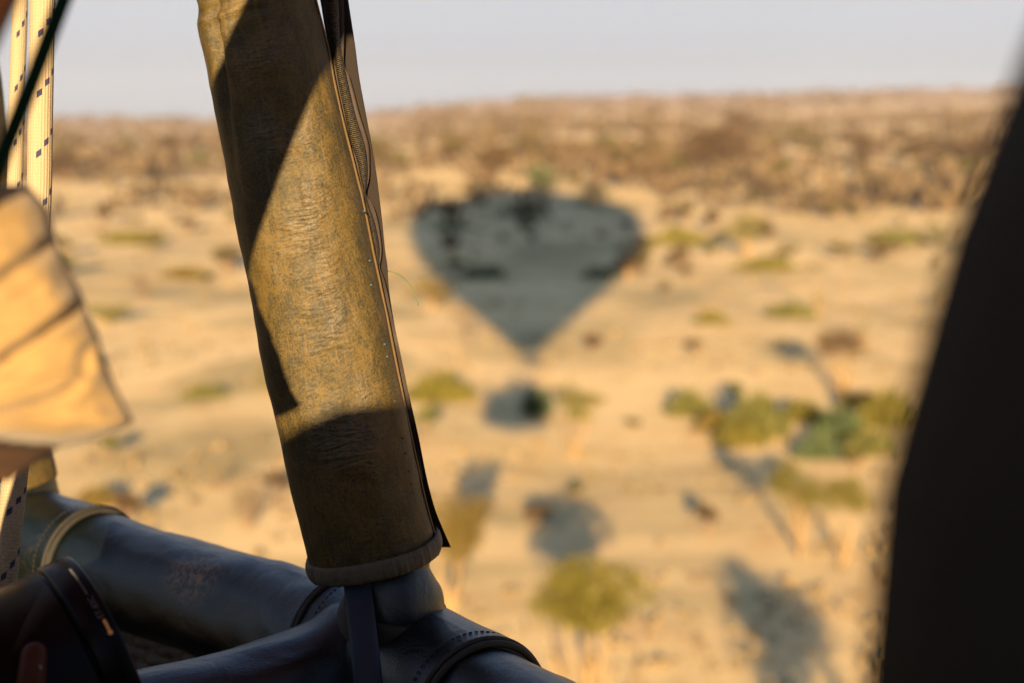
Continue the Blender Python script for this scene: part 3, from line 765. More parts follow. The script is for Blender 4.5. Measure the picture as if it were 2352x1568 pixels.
def person(name, label, pelvis, face, head, neck, shL, shR, elL, elR, wrL, wrR, clothes, hair=True, mat='skin', handdir=None, extra=None, skipR=None, palm=None, sleeveL=True):
    face = face.normalized(); side = face.cross(Vector((0, 0, 1))).normalized()     # side = person's right
    root = empty(name, Vector((pelvis.x, pelvis.y, FLOOR)), label, 'person')
    kn = [pelvis+side*s*0.11+Vector((0, 0, -(pelvis.z-FLOOR)*0.48))+face*0.03 for s in (1, -1)]
    an = [Vector((k.x, k.y, FLOOR+0.07))-face*0.02 for k in kn]; toe = [a+face*0.16-Vector((0, 0, 0.035)) for a in an]
    chest = neck.lerp(pelvis, 0.36); waist = neck.lerp(pelvis, 0.68)
    hp = [pelvis+side*s*0.09 for s in (1, -1)]
    nd = [(pelvis, (.10, .07)), (waist, (.09, .06)), (chest, (.09, .06)), (neck, (.055, .055)), (head-Vector((0, 0, .05)), (.072, .08)), (head+Vector((0, 0, .03)), (.078, .092)), (head+Vector((0, 0, .085)), (.055, .065)),
          (shR, .045), (elR, .036), (wrR, .026), (shL, .045), (elL, .042), (wrL, .028),
          (kn[0], .050), (an[0], .036), (toe[0], .03), (kn[1], .050), (an[1], .04), (toe[1], .03)]
    ed = [(0, 1), (1, 2), (2, 3), (3, 4), (4, 5), (5, 6), (2, 7), (7, 8), (8, 9), (2, 10), (10, 11), (11, 12), (0, 13), (13, 14), (14, 15), (0, 16), (16, 17), (17, 18)]
    hdR, hdL = (handdir or ((wrR-elR), (wrL-elL)))
    for w_, hd_ in ((9, hdR), (12, hdL)):
        nd.append((nd[w_][0]+hd_.normalized()*0.055, (.036, .017))); ed.append((w_, len(nd)-1))
        nd.append((nd[w_][0]+hd_.normalized()*0.085, (.034, .014))); ed.append((len(nd)-2, len(nd)-1))
    ex = []
    ex += hand_parts(wrR, hdR, palm[0] if palm else Vector((0, 0, -1))-face*0.2, 1, skip=skipR); ex += hand_parts(wrL, hdL, palm[1] if palm else Vector((0, 0, -1))-face*0.2, -1)
    ex += (extra or [])
    ex.append(ellips(head+face*0.092-Vector((0, 0, .015)), .016, .016, .026, ax=(side, face, Vector((0, 0, 1)))))
    for s in (1, -1):
        ex.append(ellips(head+side*s*0.078-Vector((0, 0, .01)), .008, .018, .030, ax=(side, face, Vector((0, 0, 1)))))
        ex.append(ellips(head+side*s*0.032+face*0.080+Vector((0, 0, .018)), .013, .008, .009, ax=(side, face, Vector((0, 0, 1)))))
    ex.append(ellips(head+face*0.080-Vector((0, 0, .055)), .024, .010, .008, ax=(side, face, Vector((0, 0, 1)))))
    skin('body', nd, ed, M[mat], root, 0, 1, ex)
    # clothes
    top, bot = clothes
    tn = [(pelvis+Vector((0, 0, .02)), (.165, .125)), (waist, (.19, .12)), (chest, (.20, .13)), (neck-Vector((0, 0, .03)), (.075, .075)), (shR, .068), (elR, .056), (elR.lerp(wrR, .85), .040), (shL, .070), (elL, .046), (elL.lerp(wrL, .85), .040)]
    te = [(0, 1), (1, 2), (2, 3), (3, 4), (4, 5), (5, 6), (3, 7), (7, 8), (8, 9)]
    if top == 'khaki_short':      # right sleeve modelled separately
        tn[6] = (shR.lerp(elR, .6), .060); te = [(0, 1), (1, 2), (2, 3), (2, 4), (4, 6), (2, 7), (7, 8)]; tn[5] = tn[6]; tn[8] = (shL.lerp(elL, .7), .058)
        keep = [0, 1, 2, 3, 4, 6, 7, 8]; mp_ = {k: i for i, k in enumerate(keep)}; tn = [tn[k] for k in keep]; te = [(mp_[a], mp_[b]) for a, b in te]
        skin('shirt', tn, te, M['khaki'], root, 0, 1)
    else: skin('jacket' if top == 'jacket' else 'shirt', tn, te, M[top], root, 0, 1)
    bn = [(pelvis, (.165, .125)), (kn[0], .072), (an[0], .058), (kn[1], .072), (an[1], .058)]
    skin('trousers', bn, [(0, 1), (1, 2), (0, 3), (3, 4)], M[bot], root, 0, 1)
    for t_, a_ in zip(toe, an):
        bx_ = ellips(a_.lerp(t_, .5)-Vector((0, 0, .02)), .05, .13, .05, ax=(side, face, Vector((0, 0, 1)))); mobj('shoe', bx_[0], bx_[1], M['hair'], root)
    if hair:
        h_ = ellips(head-face*0.018+Vector((0, 0, .045)), .088, .098, .085, ax=(side, face, Vector((0, 0, 1)))); mobj('hair', h_[0], h_[1], M['hair'], root)
    return root
def rel(x, y, z): return Vector((x, y, CAM.z+z))
# photographer, behind the lens
person('person', 'person in a blue shirt standing in the basket behind the viewpoint', rel(0.06, -0.36, -0.60), Vector((0.1, 1, 0)),
       Lt(0.045, 0.150, -0.26), Lt(0.04, 0.02, -0.28), Lt(-0.195, -0.126, -0.22), Lt(0.24, -0.11, -0.24),
       Lt(-0.290, -0.34, -0.16), Lt(0.30, -0.30, -0.13), Lt(-0.16, -0.36, 0.05), Lt(0.12, -0.30, 0.0), ('shirt', 'trouser'),
       handdir=(Vector((-0.6, 0.4, 0.2)), Vector((0.6, 0.3, 0.1))))
# man on the left in khaki
fp = smooth_path([P(0, 2080, .84), P(44, 1800, .80), P(58, 1660, .782), P(70, 1575, .776), P(76, 1520, .779), P(79, 1494, .781)], 24)
fing = [tube(fp, lambda s_, a: 0.0074-0.0014*s_**3, 14)[:2]+(None,), ellips(P(79, 1497, .781), .0060, .0056, .0050, ax=(RT, FW, UP))]
PA = person('person', 'person at the left edge, bunched khaki sleeve and one fingertip on the lens', rel(-0.60, 0.12, -0.62), Vector((1, 0.9, 0)),
       rel(-0.66, 0.20, 0.17), rel(-0.64, 0.17, 0.03), rel(-0.50, 0.30, -0.06), rel(-0.60, 0.45, -0.14),
       Lt(-0.236, 0.000, .445), P(-440, 850, .57), Lt(-0.134, 0.210, .465), P(-190, 2230, .83), ('khaki_short', 'trouser'), mat='skin_shaded',
       handdir=(Vector((0.12, 0.0, 1)), RT*0.45+UP*0.93), extra=fing, skipR=3, palm=(FW, FW), sleeveL=False)
nv, nf = [], []
for i in range(9):
    for j in range(9):
        a, b = (j-4)/4, (i-4)/4
        rr = math.sqrt(max(0, 1-0.45*abs(a)**2.2))
        nv.append(P(81+a*16, 1538-b*(24)*rr, .7725+0.0016*(a*a)+0.0022*max(0, b)**2))
for i in range(8):
    for j in range(8): a = i*9+j; nf.append((a, a+1, a+10, a+9))
mobj('fingernail', nv, nf, M['nail'], PA)
# the bunched sleeve
SR = [(425, 62), (440, 78), (480, 112), (520, 122), (548, 130), (560, 133), (620, 160), (680, 190), (720, 204), (760, 222), (830, 243), (900, 272), (940, 292), (960, 305), (972, 302), (988, 276), (1003, 236), (1012, 205), (1022, 150), (1040, 112), (1060, 82), (1085, 46), (1104, 22)]
SL = [(425, -420), (600, -560), (760, -900), (900, -1250), (1104, -1250)]
folds = [  # polyline, depth (m, negative cuts in), width in units
 ([(-300, 850), (0, 650), (60, 606), (127, 556)], -0.0060, 20), ([(-300, 810), (0, 618), (60, 575), (120, 530)], 0.0030, 24),
 ([(-200, 990), (0, 838), (60, 800), (120, 757), (182, 712)], -0.0085, 16), ([(-200, 955), (0, 800), (60, 766), (120, 722), (180, 672)], 0.0055, 22),
 ([(-250, 1010), (0, 956), (70, 935), (141, 912), (180, 880), (203, 845)], -0.0060, 13), ([(203, 862), (196, 820), (214, 790)], -0.0060, 12),
 ([(-250, 960), (0, 922), (80, 905), (150, 880)], 0.0030, 18), ([(205, 880), (222, 820), (228, 780)], 0.0050, 14), ([(250, 900), (258, 950)], -0.0035, 16),
 ([(-250, 1000), (0, 985), (90, 998), (170, 1010), (235, 995), (300, 955)], 0.0060, 22), ([(30, 905), (110, 872), (160, 860)], -0.0025, 9),
 ([(140, 940), (165, 915)], -0.003, 8), ([(150, 935), (180, 900)], 0.003, 7), ([(-100, 740), (20, 700), (90, 655)], -0.0022, 12), ([(-100, 880), (40, 850), (120, 800)], -0.002, 10), ([(60, 960), (150, 955), (210, 925)], -0.0022, 8), ([(150, 790), (190, 760)], -0.003, 9), ([(215, 880), (240, 930)], -0.003, 8), ([(-200, 1040), (0, 1030), (60, 1035), (130, 1032)], -0.0050, 18), ([(110, 560), (150, 640), (180, 700)], -0.002, 14)]
def pdist(x, y, pl):
    best = 1e9
    for (a, b), (c, d) in zip(pl, pl[1:]):
        vx, vy = c-a, d-b; t = max(0, min(1, ((x-a)*vx+(y-b)*vy)/(vx*vx+vy*vy))); best = min(best, math.hypot(x-a-vx*t, y-b-vy*t))
    return best
vs, fs = [], []; ny, nt_ = 150, 132
for i in range(ny+1):
    y = 425+(1104-425)*i/ny; xr = sinterp(SR, y); xl = sinterp(SL, y); cx = (xl+xr)/2; hx = (xr-xl)/2
    dep = 0.052*min(1, 0.55+0.45*math.sin(math.pi*min(1, (y-425)/540.0*0.5+0.25)))*(1 if y < 960 else max(0.16, 1-((y-960)/150.0)**1.3*0.84))
    zc = 0.549+0.02*sst(960, 1104, y)
    for j in range(nt_):
        t = 2*math.pi*j/nt_; co, si = math.cos(t), math.sin(t)
        # crowd samples toward the right edge
        X = math.copysign(1-(1-abs(co))**0.9, co); x = cx+hx*X
        zz = -dep*math.copysign(abs(si)**0.75, si)
        d = 0
        if si > 0:
            for pl, dp, wd in folds:
                q = pdist(x, y, pl)
                if q < wd*3: d += 1.0*dp*math.exp(-(q/wd)**2)
            d += 0.0022*noise.noise(Vector((x/70, y/50, 2)))+0.0009*noise.noise(Vector((x/25, y/20, 5)))
            d *= min(1, si*2.2)
        vs.append(P(x, y, zc+zz-d))
for i in range(ny):
    for j in range(nt_): a = i*nt_+j; b = i*nt_+(j+1) % nt_; fs.append((a, b, b+nt_, a+nt_))
# open cuff at the top turned inward
base = len(vs)
for k, (sc_, dy) in enumerate(((0.90, 6), (0.80, 60))):
    for j in range(nt_):
        p = vs[j]; c_ = sum((vs[q] for q in range(0, nt_, 11)), Vector())/len(range(0, nt_, 11)); vs.append(c_+(p-c_)*sc_-UP*dy*K*.57)
for j in range(nt_):
    b = (j+1) % nt_
    fs.append((b, j, base+j, base+b)); fs.append((base+b, base+j, base+nt_+j, base+nt_+b))
fs.append(tuple(ny*nt_+j for j in range(nt_)))
M['sleeve_shade'] = simple('shaded_sleeve_brown', (0.040, 0.015, 0.0035), 0.9, 0.2, 60)  # shade under and inside the sleeve, put into a brown colour
mi_ = []
for k_, fc in enumerate(fs):
    i_, j_ = divmod(k_, nt_); y_ = 425+(1104-425)*min(i_, ny)/ny; xr = sinterp(SR, y_); xl = sinterp(SL, y_)
    co_x = math.cos(2*math.pi*j_/nt_); x_ = (xl+xr)/2+(xr-xl)/2*math.copysign(1-(1-abs(co_x))**0.9, co_x)
    mi_.append(1 if (k_ < ny*nt_ and y_ > 1004+x_*.10) or k_ >= ny*nt_ else 0)
sl = mobj('rolled_sleeve', vs, fs, [M['khaki'], M['sleeve_shade']], PA, mi=mi_); tag(sl, 'creased khaki sleeve lit by the low sun')
# figure in black on the right
def JP(px, py, z): return P(px, py, z)
person('person', 'person in a black jacket standing very close at the right edge, out of focus', rel(0.27, 0.34, -0.62), Vector((-0.4, 0.9, 0)),
       rel(0.28, 0.40, 0.30), rel(0.28, 0.36, 0.14), P(3580, -900, .31), rel(0.45, 0.42, 0.02), P(2550, 1330, .25), rel(0.52, 0.50, -0.25),
       P(2600, 3300, .33), rel(0.45, 0.66, -0.30), ('jacket', 'trouser'))

# ---------------------------------------------------------------- trees, bushes and grass
def crown_data(rx, ry, rz, n, leaf, rng, flat=0.0, nclump=16, fill=0.44):
    """leaf cards scattered through a cluster of clumps; centre at the origin"""
    cl = []
    for k in range(nclump):
        while True:
            q = Vector((rng.uniform(-1, 1), rng.uniform(-1, 1), rng.uniform(-1, 1)))
            if 0.25 < q.length < 1: break
        q.z = q.z*(1-flat)+flat*0.4*q.z
        s = rng.uniform(.7, 1.25)*fill
        cl.append((Vector((q.x*rx*(1-s*.8), q.y*ry*(1-s*.8), q.z*rz*(1-s*.8))), s))
    V, F = [], []
    for i in range(n):
        c, s = rng.choice(cl)
        d = Vector((rng.gauss(0, 1), rng.gauss(0, 1), rng.gauss(0, 1))).normalized()*rng.uniform(.45, 1.0)
        p = c+Vector((d.x*rx*s, d.y*ry*s, d.z*rz*s))
        a = Vector((rng.gauss(0, 1), rng.gauss(0, 1), rng.gauss(0, 1))).normalized(); b = a.orthogonal().normalized()
        b.rotate(Quaternion(a, rng.uniform(0, 6.28))); L = leaf*rng.uniform(.6, 1.4); W = L*0.42
        o = len(V); V += [p-a*L*.5, p+b*W*.5, p+a*L*.5, p-b*W*.5]; F.append((o, o+1, o+2, o+3))
    return V, F, cl
def branch_data(base, targets, r0, rng, seg=6):
    parts = []
    for t in targets:
        mid = base.lerp(t, .5)+Vector((rng.uniform(-.12, .12), rng.uniform(-.12, .12), rng.uniform(-.02, .1)))*(t-base).length
        path = smooth_path([base, base.lerp(mid, .6)+Vector((0, 0, .05))*(t-base).length, mid, t], 8)
        v, f, u = tube(path, lambda s, a: max(r0*.12, r0*(1-s*.9)), seg); parts.append((v, f, None))
    return join(parts)[:2]
def tree(bp, cp, wpx, hpx, kind, label, stems=3, n=1500, seed=1, cat='bush', name='bush', flat=0.2, bark='bark', r0=None, group=None, leaf=None):
    rng = random.Random(seed); b, z = hit(*bp)
    if b is None: return
    c = P(cp[0], cp[1], z) - b
    rx, rz = wpx*K*z/2*1.16, hpx*K*z/2*1.35; n = int(n*1.45)
    root = empty(name, b, label, cat, group)
    V, F, cl = crown_data(rx, rx*.9, rz, n, leaf or max(.06, rx*.10), rng, flat)
    cr = mobj('crown', [p+c+b for p in V], F, LEAF[kind], root, smooth=False)
    tg = [q+c for q, s in cl if rng.random() < .75][:max(4, stems*3)]
    st = []
    for k in range(stems):
        off = Vector((rng.uniform(-1, 1), rng.uniform(-1, 1), 0))*rx*.10*(stems > 1)
        st.append(branch_data(off+Vector((0, 0, -.1)), tg[k::stems] or [c], (r0 or rx*.055)*.6, rng))
    v, f, _ = join([(a, q, None) for a, q in st])
    mobj('trunk', [p+b for p in v], f, M[bark], root)
    return root
def grassy(bp, wpx, hpx, kind, label, seed, n=700, group='leafy clumps on the sand', name='shrub'):
    rng = random.Random(seed); b, z = hit(*bp)
    if b is None: return
    w_, h_ = wpx*K*z/2, hpx*K*z
    V, F = [], []
    for i in range(n):
        q = Vector((rng.gauss(0, .45), rng.gauss(0, .45), 0)); 
        if q.length > 1: q = q/q.length
        hh = h_*(1-0.6*q.length**2)*rng.uniform(.25, 1); base_ = Vector((q.x*w_, q.y*w_*.7, rng.uniform(0, .55)*hh))
        lean = Vector((q.x*.35+rng.gauss(0, .25), q.y*.35+rng.gauss(0, .25), 1)).normalized(); L = hh*.5; s = lean.cross(Vector((rng.gauss(0, 1), rng.gauss(0, 1), 0.01))).normalized()*max(.03, w_*.035)
        o = len(V); V += [base_-s, base_+s, base_+lean*L+s*.8, base_+lean*L-s*.8]; F.append((o, o+1, o+2, o+3))
    root = empty(name, b, label, 'shrub', group)
    mobj('foliage', [p+b for p in V], F, LEAF[kind], root, smooth=False)
    st = branch_data(Vector((0, 0, -.05)), [Vector((rng.uniform(-.5, .5)*w_, rng.uniform(-.4, .4)*w_, h_*.5)) for k in range(5)], w_*.03, rng)
    mobj('stems', [p+b for p in st[0]], st[1], M['twig'], root)

tree((1368, 1640), (1362, 1368), 262, 150, 'olive', 'rounded olive green tree lowest in the picture beside the basket', 2, 2600, 11, 'tree', 'tree', 0.1, r0=.075)
tree((1300, 1640), (1262, 1392), 110, 110, 'olive', 'small olive side bush tucked against the lowest rounded tree', 2, 600, 12, 'tree', 'tree', 0.1, r0=.04)
tree((1022, 1440), (1058, 1195), 185, 165, 'amber', 'yellow-brown tree right beside the bottom of the pole cover', 2, 1900, 13, 'tree', 'tree', 0.1, r0=.07)
tree((1842, 1278), (1834, 1114), 142, 116, 'olive', 'left one of two yellow-trunked trees in front of the black jacket', 2, 1500, 14, 'tree', 'tree', 0.2, r0=.07, group='two yellow trunked trees')
tree((1938, 1290), (1946, 1140), 130, 96, 'olive', 'right one of two yellow-trunked trees, touching the black jacket side', 2, 1500, 15, 'tree', 'tree', 0.2, r0=.06, group='two yellow trunked trees')
tree((1228, 958), (1230, 926), 96, 62, 'dark', 'dense dark green bush below the balloon basket shadow', 3, 2600, 16)
tree((1318, 1052), (1328, 916), 120, 74, 'olive', 'thin stemmed olive tree right of the dense dark green bush', 3, 700, 17, 'tree', 'tree', 0.3, r0=.05)
tree((1932, 905), (1940, 790), 140, 86, 'brown', 'brownish olive umbrella tree above the leafy clumps at right', 4, 900, 18, 'tree', 'tree', 0.3)
tree((1985, 800), (1990, 748), 50, 40, 'green', 'small green bush just behind the brownish umbrella tree', 2, 260, 19)
tree((1880, 722), (1876, 612), 62, 24, 'dusty', 'slim upright tree with a thin flat top at right', 1, 420, 20, 'tree', 'tree', 0.4, r0=.09)
tree((1878, 724), (1880, 682), 34, 62, 'olive', 'narrow leafy column growing round the slim tree trunk', 1, 320, 21)
tree((1720, 588), (1712, 520), 118, 74, 'olive', 'spreading olive bush on the open sand above the slim tree', 3, 700, 22)
tree((1566, 620), (1560, 592), 72, 56, 'brown', 'brown bush on the sand right of the balloon shadow', 3, 500, 23)
tree((1446, 642), (1448, 592), 90, 92, 'brown', 'brown bush standing on the right edge of the balloon shadow', 3, 800, 24)
tree((1058, 838), (1062, 728), 60, 90, 'brown', 'tall thin brown tree on the lower left edge of the balloon shadow', 2, 600, 25, 'tree', 'tree', 0.1)
tree((990, 712), (985, 668), 120, 70, 'amber', 'yellowish bush between the pole cover and the balloon shadow', 3, 800, 26)
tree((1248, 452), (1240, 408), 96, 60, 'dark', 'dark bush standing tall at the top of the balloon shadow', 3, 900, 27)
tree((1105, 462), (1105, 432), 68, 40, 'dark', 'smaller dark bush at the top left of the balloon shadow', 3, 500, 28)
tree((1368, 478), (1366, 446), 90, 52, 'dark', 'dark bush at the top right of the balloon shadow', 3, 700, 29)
tree((572, 1212), (562, 1150), 92, 88, 'brown', 'dry reddish brown bush left of the pole cover bottom', 5, 420, 30, bark='twig')
tree((622, 905), (612, 872), 60, 62, 'green', 'green bush peeping out left of the pole cover', 3, 600, 31)
tree((240, 745), (242, 714), 112, 46, 'green', 'low green bush beside the khaki sleeve', 3, 700, 32)
tree((330, 690), (330, 645), 80, 60, 'brown', 'thin brown bush beyond the low green bush', 3, 260, 33, bark='twig')
tree((2170, 700), (2165, 672), 50, 40, 'dark', 'small dark bush against the black jacket edge', 3, 300, 34)
tree((1655, 392), (1655, 335), 215, 92, 'brown', 'large brown tree clump on the plain at centre right', 4, 1500, 35, 'tree', 'tree', 0.2)
tree((1700, 330), (1695, 280), 120, 70, 'brown', 'large brown tree just behind the brown tree clump', 3, 800, 36, 'tree', 'tree', 0.2)
tree((2235, 388), (2225, 350), 150, 62, 'brown', 'broad brown tree near the black jacket shoulder', 4, 900, 37, 'tree', 'tree', 0.2)
tree((2058, 232), (2057, 210), 34, 30, 'brown', 'lone tree standing on the skyline at far right', 1, 300, 38, 'tree', 'tree', 0.2)
tree((1205, 250), (1205, 227), 38, 30, 'dusty', 'lone tree standing on the skyline above the balloon shadow', 1, 300, 39, 'tree', 'tree', 0.2)
tree((1725, 236), (1712, 222), 60, 18, 'brown', 'low tree on the skyline above the brown tree clump', 1, 200, 40, 'tree', 'tree', 0.2)
tree((408, 292), (408, 276), 60, 36, 'brown', 'reddish tree on the skyline left of the pole cover', 2, 300, 41, 'tree', 'tree', 0.2)
tree((200, 285), (198, 268), 40, 26, 'brown', 'small tree on the skyline beside the ropes', 1, 200, 42, 'tree', 'tree', 0.2)
tree((262, 285), (262, 268), 34, 26, 'brown', 'small skyline tree second from the ropes', 1, 200, 43, 'tree', 'tree', 0.2)
tree((2250, 2320), (2235, 1870), 440, 340, 'olive', 'big tree below the frame casting a long shadow on the sand', 3, 2200, 44, 'tree', 'tree', 0.1)
tree((1585, 1205), (1605, 1160), 26, 44, 'brown', 'tiny dry shrub on the sand left of the two yellow trunks', 3, 60, 45, bark='twig')
tree((505, 1120), (500, 1080), 60, 50, 'dusty', 'sparse grey bush upper left of the dry reddish bush', 4, 130, 46, bark='twig')
grassy((1585, 955), 110, 80, 'green', 'leftmost leafy green clump below the open sand', 51)
grassy((1735, 1005), 150, 130, 'green', 'tallest leafy yellow-green clump in the middle of its row', 52, 1100)
grassy((1700, 1022), 120, 70, 'olive', 'low olive clump in front of the tallest leafy clump', 57)
grassy((1925, 1010), 120, 100, 'dark', 'darker leafy clump between the tall clump and the jacket', 53)
grassy((2040, 980), 150, 110, 'olive', 'olive leafy clump touching the black jacket edge', 54)
grassy((1998, 1040), 140, 70, 'green', 'low green clump above the two yellow trunked trees', 55)
grassy((1815, 728), 120, 44, 'green', 'low bright green clump beside the slim tree', 56)
grassy((1010, 918), 165, 76, 'olive', 'low yellow-green clump right of the pole cover', 58, 900)
grassy((470, 912), 110, 36, 'green', 'low green patch of plants left of the pole cover', 59)
grassy((225, 1160), 110, 60, 'amber', 'dry yellow tuft above the far rim of the basket', 60, 400)
grassy((1635, 742), 90, 34, 'olive', 'low olive clump on the open sand left of the slim tree', 61)
grassy((1655, 988), 130, 62, 'amber', 'amber low clump between the leftmost and the tallest leafy clumps', 71, 700)
grassy((1845, 968), 120, 66, 'olive', 'olive clump just right of the tallest leafy clump', 72, 600)
grassy((1880, 1052), 120, 58, 'dark', 'low dark clump above the left yellow trunked tree', 73, 600)
grassy((1975, 936), 110, 54, 'amber', 'amber tuft behind the row of leafy clumps at right', 74, 500)
grassy((1330, 962), 70, 30, 'green', 'short green tuft under the thin stemmed olive tree', 75, 300)
grassy((1560, 560), 150, 40, 'olive', 'wide low olive patch above the brown bush right of the shadow', 76, 700)
grassy((1760, 620), 160, 36, 'olive', 'wide low olive patch below the spreading olive bush', 77, 700)
grassy((2060, 560), 150, 44, 'green', 'wide low green patch beside the black jacket edge', 78, 700)
grassy((300, 560), 150, 40, 'olive', 'wide low olive patch right of the khaki sleeve', 79, 700)
grassy((430, 640), 130, 36, 'amber', 'low amber patch midway between sleeve and pole cover', 80, 500)
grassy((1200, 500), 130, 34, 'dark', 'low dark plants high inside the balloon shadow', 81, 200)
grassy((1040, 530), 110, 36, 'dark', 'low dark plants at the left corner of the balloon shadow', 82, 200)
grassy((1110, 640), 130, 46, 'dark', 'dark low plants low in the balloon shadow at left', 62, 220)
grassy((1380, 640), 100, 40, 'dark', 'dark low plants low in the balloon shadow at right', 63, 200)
# shadowed and sunlit scrub of the middle distance: one object each, shared meshes
def bushmesh(kind, n, leaf, seed, flat, sp):
    rng = random.Random(seed); V, F, cl = crown_data(1.0, .9, .62, n, leaf, rng, flat, 9, .42)
    V = [p+Vector((0, 0, .95)) for p in V]
    bv, bf = branch_data(Vector((0, 0, -.15)), [c+Vector((0, 0, .95)) for c, s in cl[:6]], .06, rng, 4)
    o = len(V); n1 = len(F); F2 = F+[tuple(i+o for i in f) for f in bf]
    me = bpy.data.meshes.new(sp); me.from_pydata([tuple(p) for p in V+list(bv)], [], F2); me.materials.append(SCR[kind]); me.materials.append(M['twig'])
    me.polygons.foreach_set('material_index', [0]*n1+[1]*len(bf)); me.update(); return me
KM = [(k, bushmesh(k, int(nn*2.3), .24, 100+i, .1, 'scrub_bush')) for i, (k, nn) in enumerate((('brown', 230), ('olive', 260), ('dusty', 200), ('brown', 160), ('green', 220), ('olive', 180)))]
NAMEK = {'brown': 'brown', 'olive': 'olive', 'dusty': 'pale dusty', 'green': 'green'}
rng = random.Random(5); cnt = 0; tries = 0; SCRUB = []
KEEP = [(1190, 560, 300, 130), (1190, 760, 130, 130)]
while cnt < 272 and tries < 4000:
    tries += 1
    px = rng.uniform(90, 2330); r_ = rng.random()
    if r_ < .54: py = rng.triangular(300, 470, 350); band = 'scrub belt across the far plain'
    elif r_ < .93: py = rng.uniform(430, 640); band = 'scattered bushes on the sunlit plain'
    else: py = rng.uniform(600, 1250); band = 'scattered bushes on the sunlit plain'
    if py > 430:
        cx = 1190
        if 900 < px < 1500 and py < 820 and rng.random() < .7: continue
    if px > 2352-(py-170)*.36 and px > 2050: continue
    b, z = hit(px, py)
    if b is None: continue
    s = rng.uniform(1.2, 3.0) if py < 430 else rng.uniform(.5, 1.3) if py < 640 else rng.uniform(.3, .6)
    k, me = KM[rng.choices(range(6), (5, 3, 3, 4, 1.5, 2))[0] if py < 470 else rng.choices(range(6), (2, 3, 3, 2, 3, 3))[0]]
    o = bpy.data.objects.new('scrub_bush', me); COL.objects.link(o); o.location = b
    o.scale = (s*rng.uniform(.9, 1.5), s*rng.uniform(.9, 1.3), s*rng.uniform(.75, 1.25)); o.rotation_euler.z = rng.uniform(0, 6.28)
    o['category'] = 'bush'; SCRUB.append((px, py, k, o)); cnt += 1
ORD = ['leftmost', 'second', 'third', 'fourth', 'fifth', 'sixth', 'seventh', 'eighth', 'ninth', 'tenth', 'eleventh', 'twelfth', 'thirteenth', 'fourteenth', 'fifteenth', 'sixteenth', 'seventeenth', 'eighteenth', 'nineteenth', 'twentieth']
zones = {}
for px, py, k, o in SCRUB:
    if px < 900: zh = 'left of the pole cover' if px < 560 else 'beside the pole cover'
    elif px < 1220: zh = 'above the shadow left half' if py < 445 else 'in the balloon shadow left half' if py < 800 else 'below the balloon shadow'
    elif px < 1520: zh = 'above the shadow right half' if py < 445 else 'in the balloon shadow right half' if py < 800 else 'below the balloon shadow'
    elif px < 1850: zh = 'right of the balloon shadow'
    else: zh = 'near the black jacket'
    zv = 'far' if py < 350 else 'midway' if py < 440 else 'open sand' if py < 560 else 'nearer sand'
    zones.setdefault((NAMEK[k], zv, zh), []).append((px, o))
for (kn_, zv, zh), lst in zones.items():
    lst.sort(key=lambda q: q[0])
    for i, (px, o) in enumerate(lst):
        o['group'] = 'scrub bushes dotted over the plain'
        od = 'lone' if len(lst) == 1 else (ORD[i] if i == 0 else ORD[min(i, 19)]+' from left') 
        o['label'] = od+(' ' if len(lst) == 1 else ' of the ')+kn_+(' bush, ' if len(lst) == 1 else ' bushes, ')+zv+', '+zh
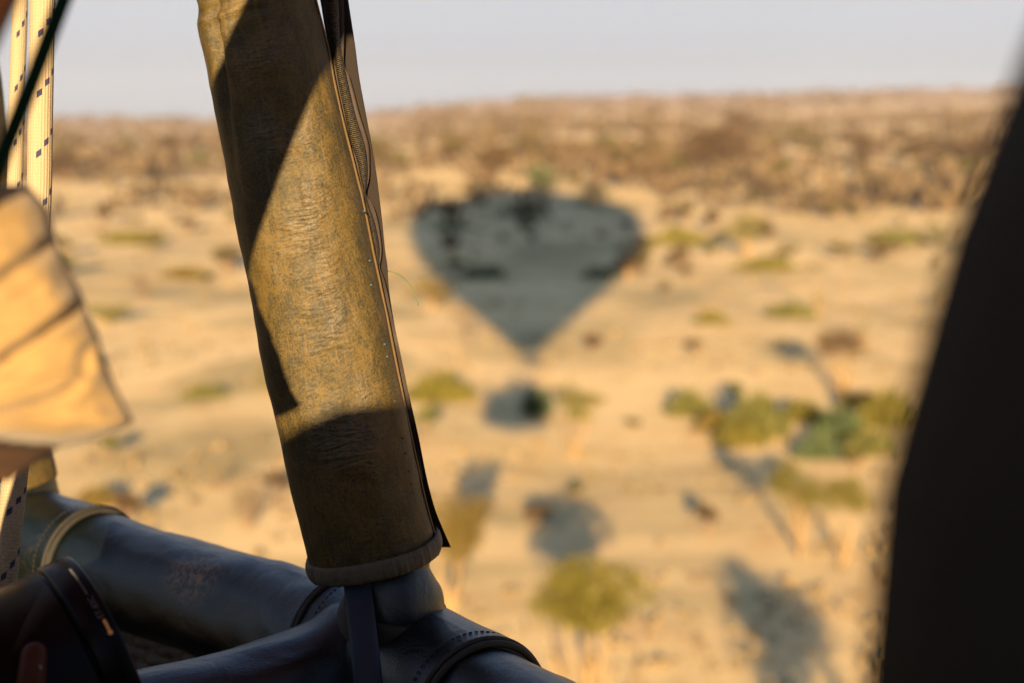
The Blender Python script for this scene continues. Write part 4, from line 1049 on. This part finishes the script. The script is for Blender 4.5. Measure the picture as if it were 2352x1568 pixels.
# far scrub that reads as one mass
V, F = [], []
rng = random.Random(8)
def card(p, s, rng, V, F, up=.5):
    a = Vector((rng.gauss(0, 1), rng.gauss(0, 1), rng.gauss(0, up))).normalized(); b = Vector((rng.gauss(0, .4), rng.gauss(0, .4), 1)).normalized()
    o = len(V); V += [p-a*s*.5, p+a*s*.5, p+a*s*.4+b*s, p-a*s*.4+b*s]; F.append((o, o+1, o+2, o+3))
for i in range(6500):
    d = 170*(1300/170)**rng.random()
    if rng.random() > sst(150, 420, d)*.9+.1: continue
    th = rng.uniform(-.42, .42); x, y = d*math.sin(th), d*math.cos(th)
    if noise.noise(Vector((x/45, y/45, 2))) < -.05+rng.uniform(-.25, .25): continue
    s = rng.uniform(.9, 2.8)*(1+.2*(d > 700))+(rng.uniform(.5, 2.2) if noise.noise(Vector((x/60, y/60, 12))) > .12 and d < 650 else 0); z = H(x, y)
    for k in range(11): card(Vector((x+rng.gauss(0, s*.5), y+rng.gauss(0, s*.5), z+rng.uniform(-.1, s*.6))), s*rng.uniform(.3, .55), rng, V, F)
fo = mobj('far_scrub', V, F, mat_leaf('far_scrub_leaves', (0.062, 0.039, 0.022), (0.140, 0.098, 0.048)), smooth=False); tag(fo, 'continuous dry brown scrub covering the far hillside', 'scrub', kind='stuff')
V, F = [], []
for i in range(5500):
    d = 14*(330/14)**(rng.random()**.85); th = rng.uniform(-.42, .42); x, y = d*math.sin(th), d*math.cos(th)
    if noise.noise(Vector((x/14, y/9, 5)))+rng.uniform(-.35, .35) < .02: continue
    z = H(x, y); s = rng.uniform(.06, .16)*(1+d/110)
    for k in range(5): card(Vector((x+rng.gauss(0, s*.8), y+rng.gauss(0, s*.8), z-.02)), s*rng.uniform(.5, 1), rng, V, F, .1)
go = mobj('dry_grass', V, F, M['straw'], smooth=False); tag(go, 'short dry straw grass tufts over the sandy plain', 'grass', kind='stuff')

# ---------------------------------------------------------------- haze: thin dusty air over the plain
hm = bpy.data.materials.new('dusty_air'); hm.use_nodes = True; ht = hm.node_tree; ht.nodes.clear()
ho = ht.nodes.new('ShaderNodeOutputMaterial'); pv = ht.nodes.new('ShaderNodeVolumePrincipled')
pv.inputs['Color'].default_value = (0.80, 0.86, 0.98, 1); pv.inputs['Density'].default_value = 0.00012; pv.inputs['Anisotropy'].default_value = 0.0
ht.links.new(pv.outputs[0], ho.inputs['Volume'])
hx = box(Vector((0, 0, -60)), Vector((1560, 0, 0)), Vector((0, 1560, 0)), Vector((0, 0, 115)))
hz = mobj('haze', hx[0], hx[1], hm, smooth=False); tag(hz, 'thin warm dusty haze over the whole plain', 'haze', kind='stuff')
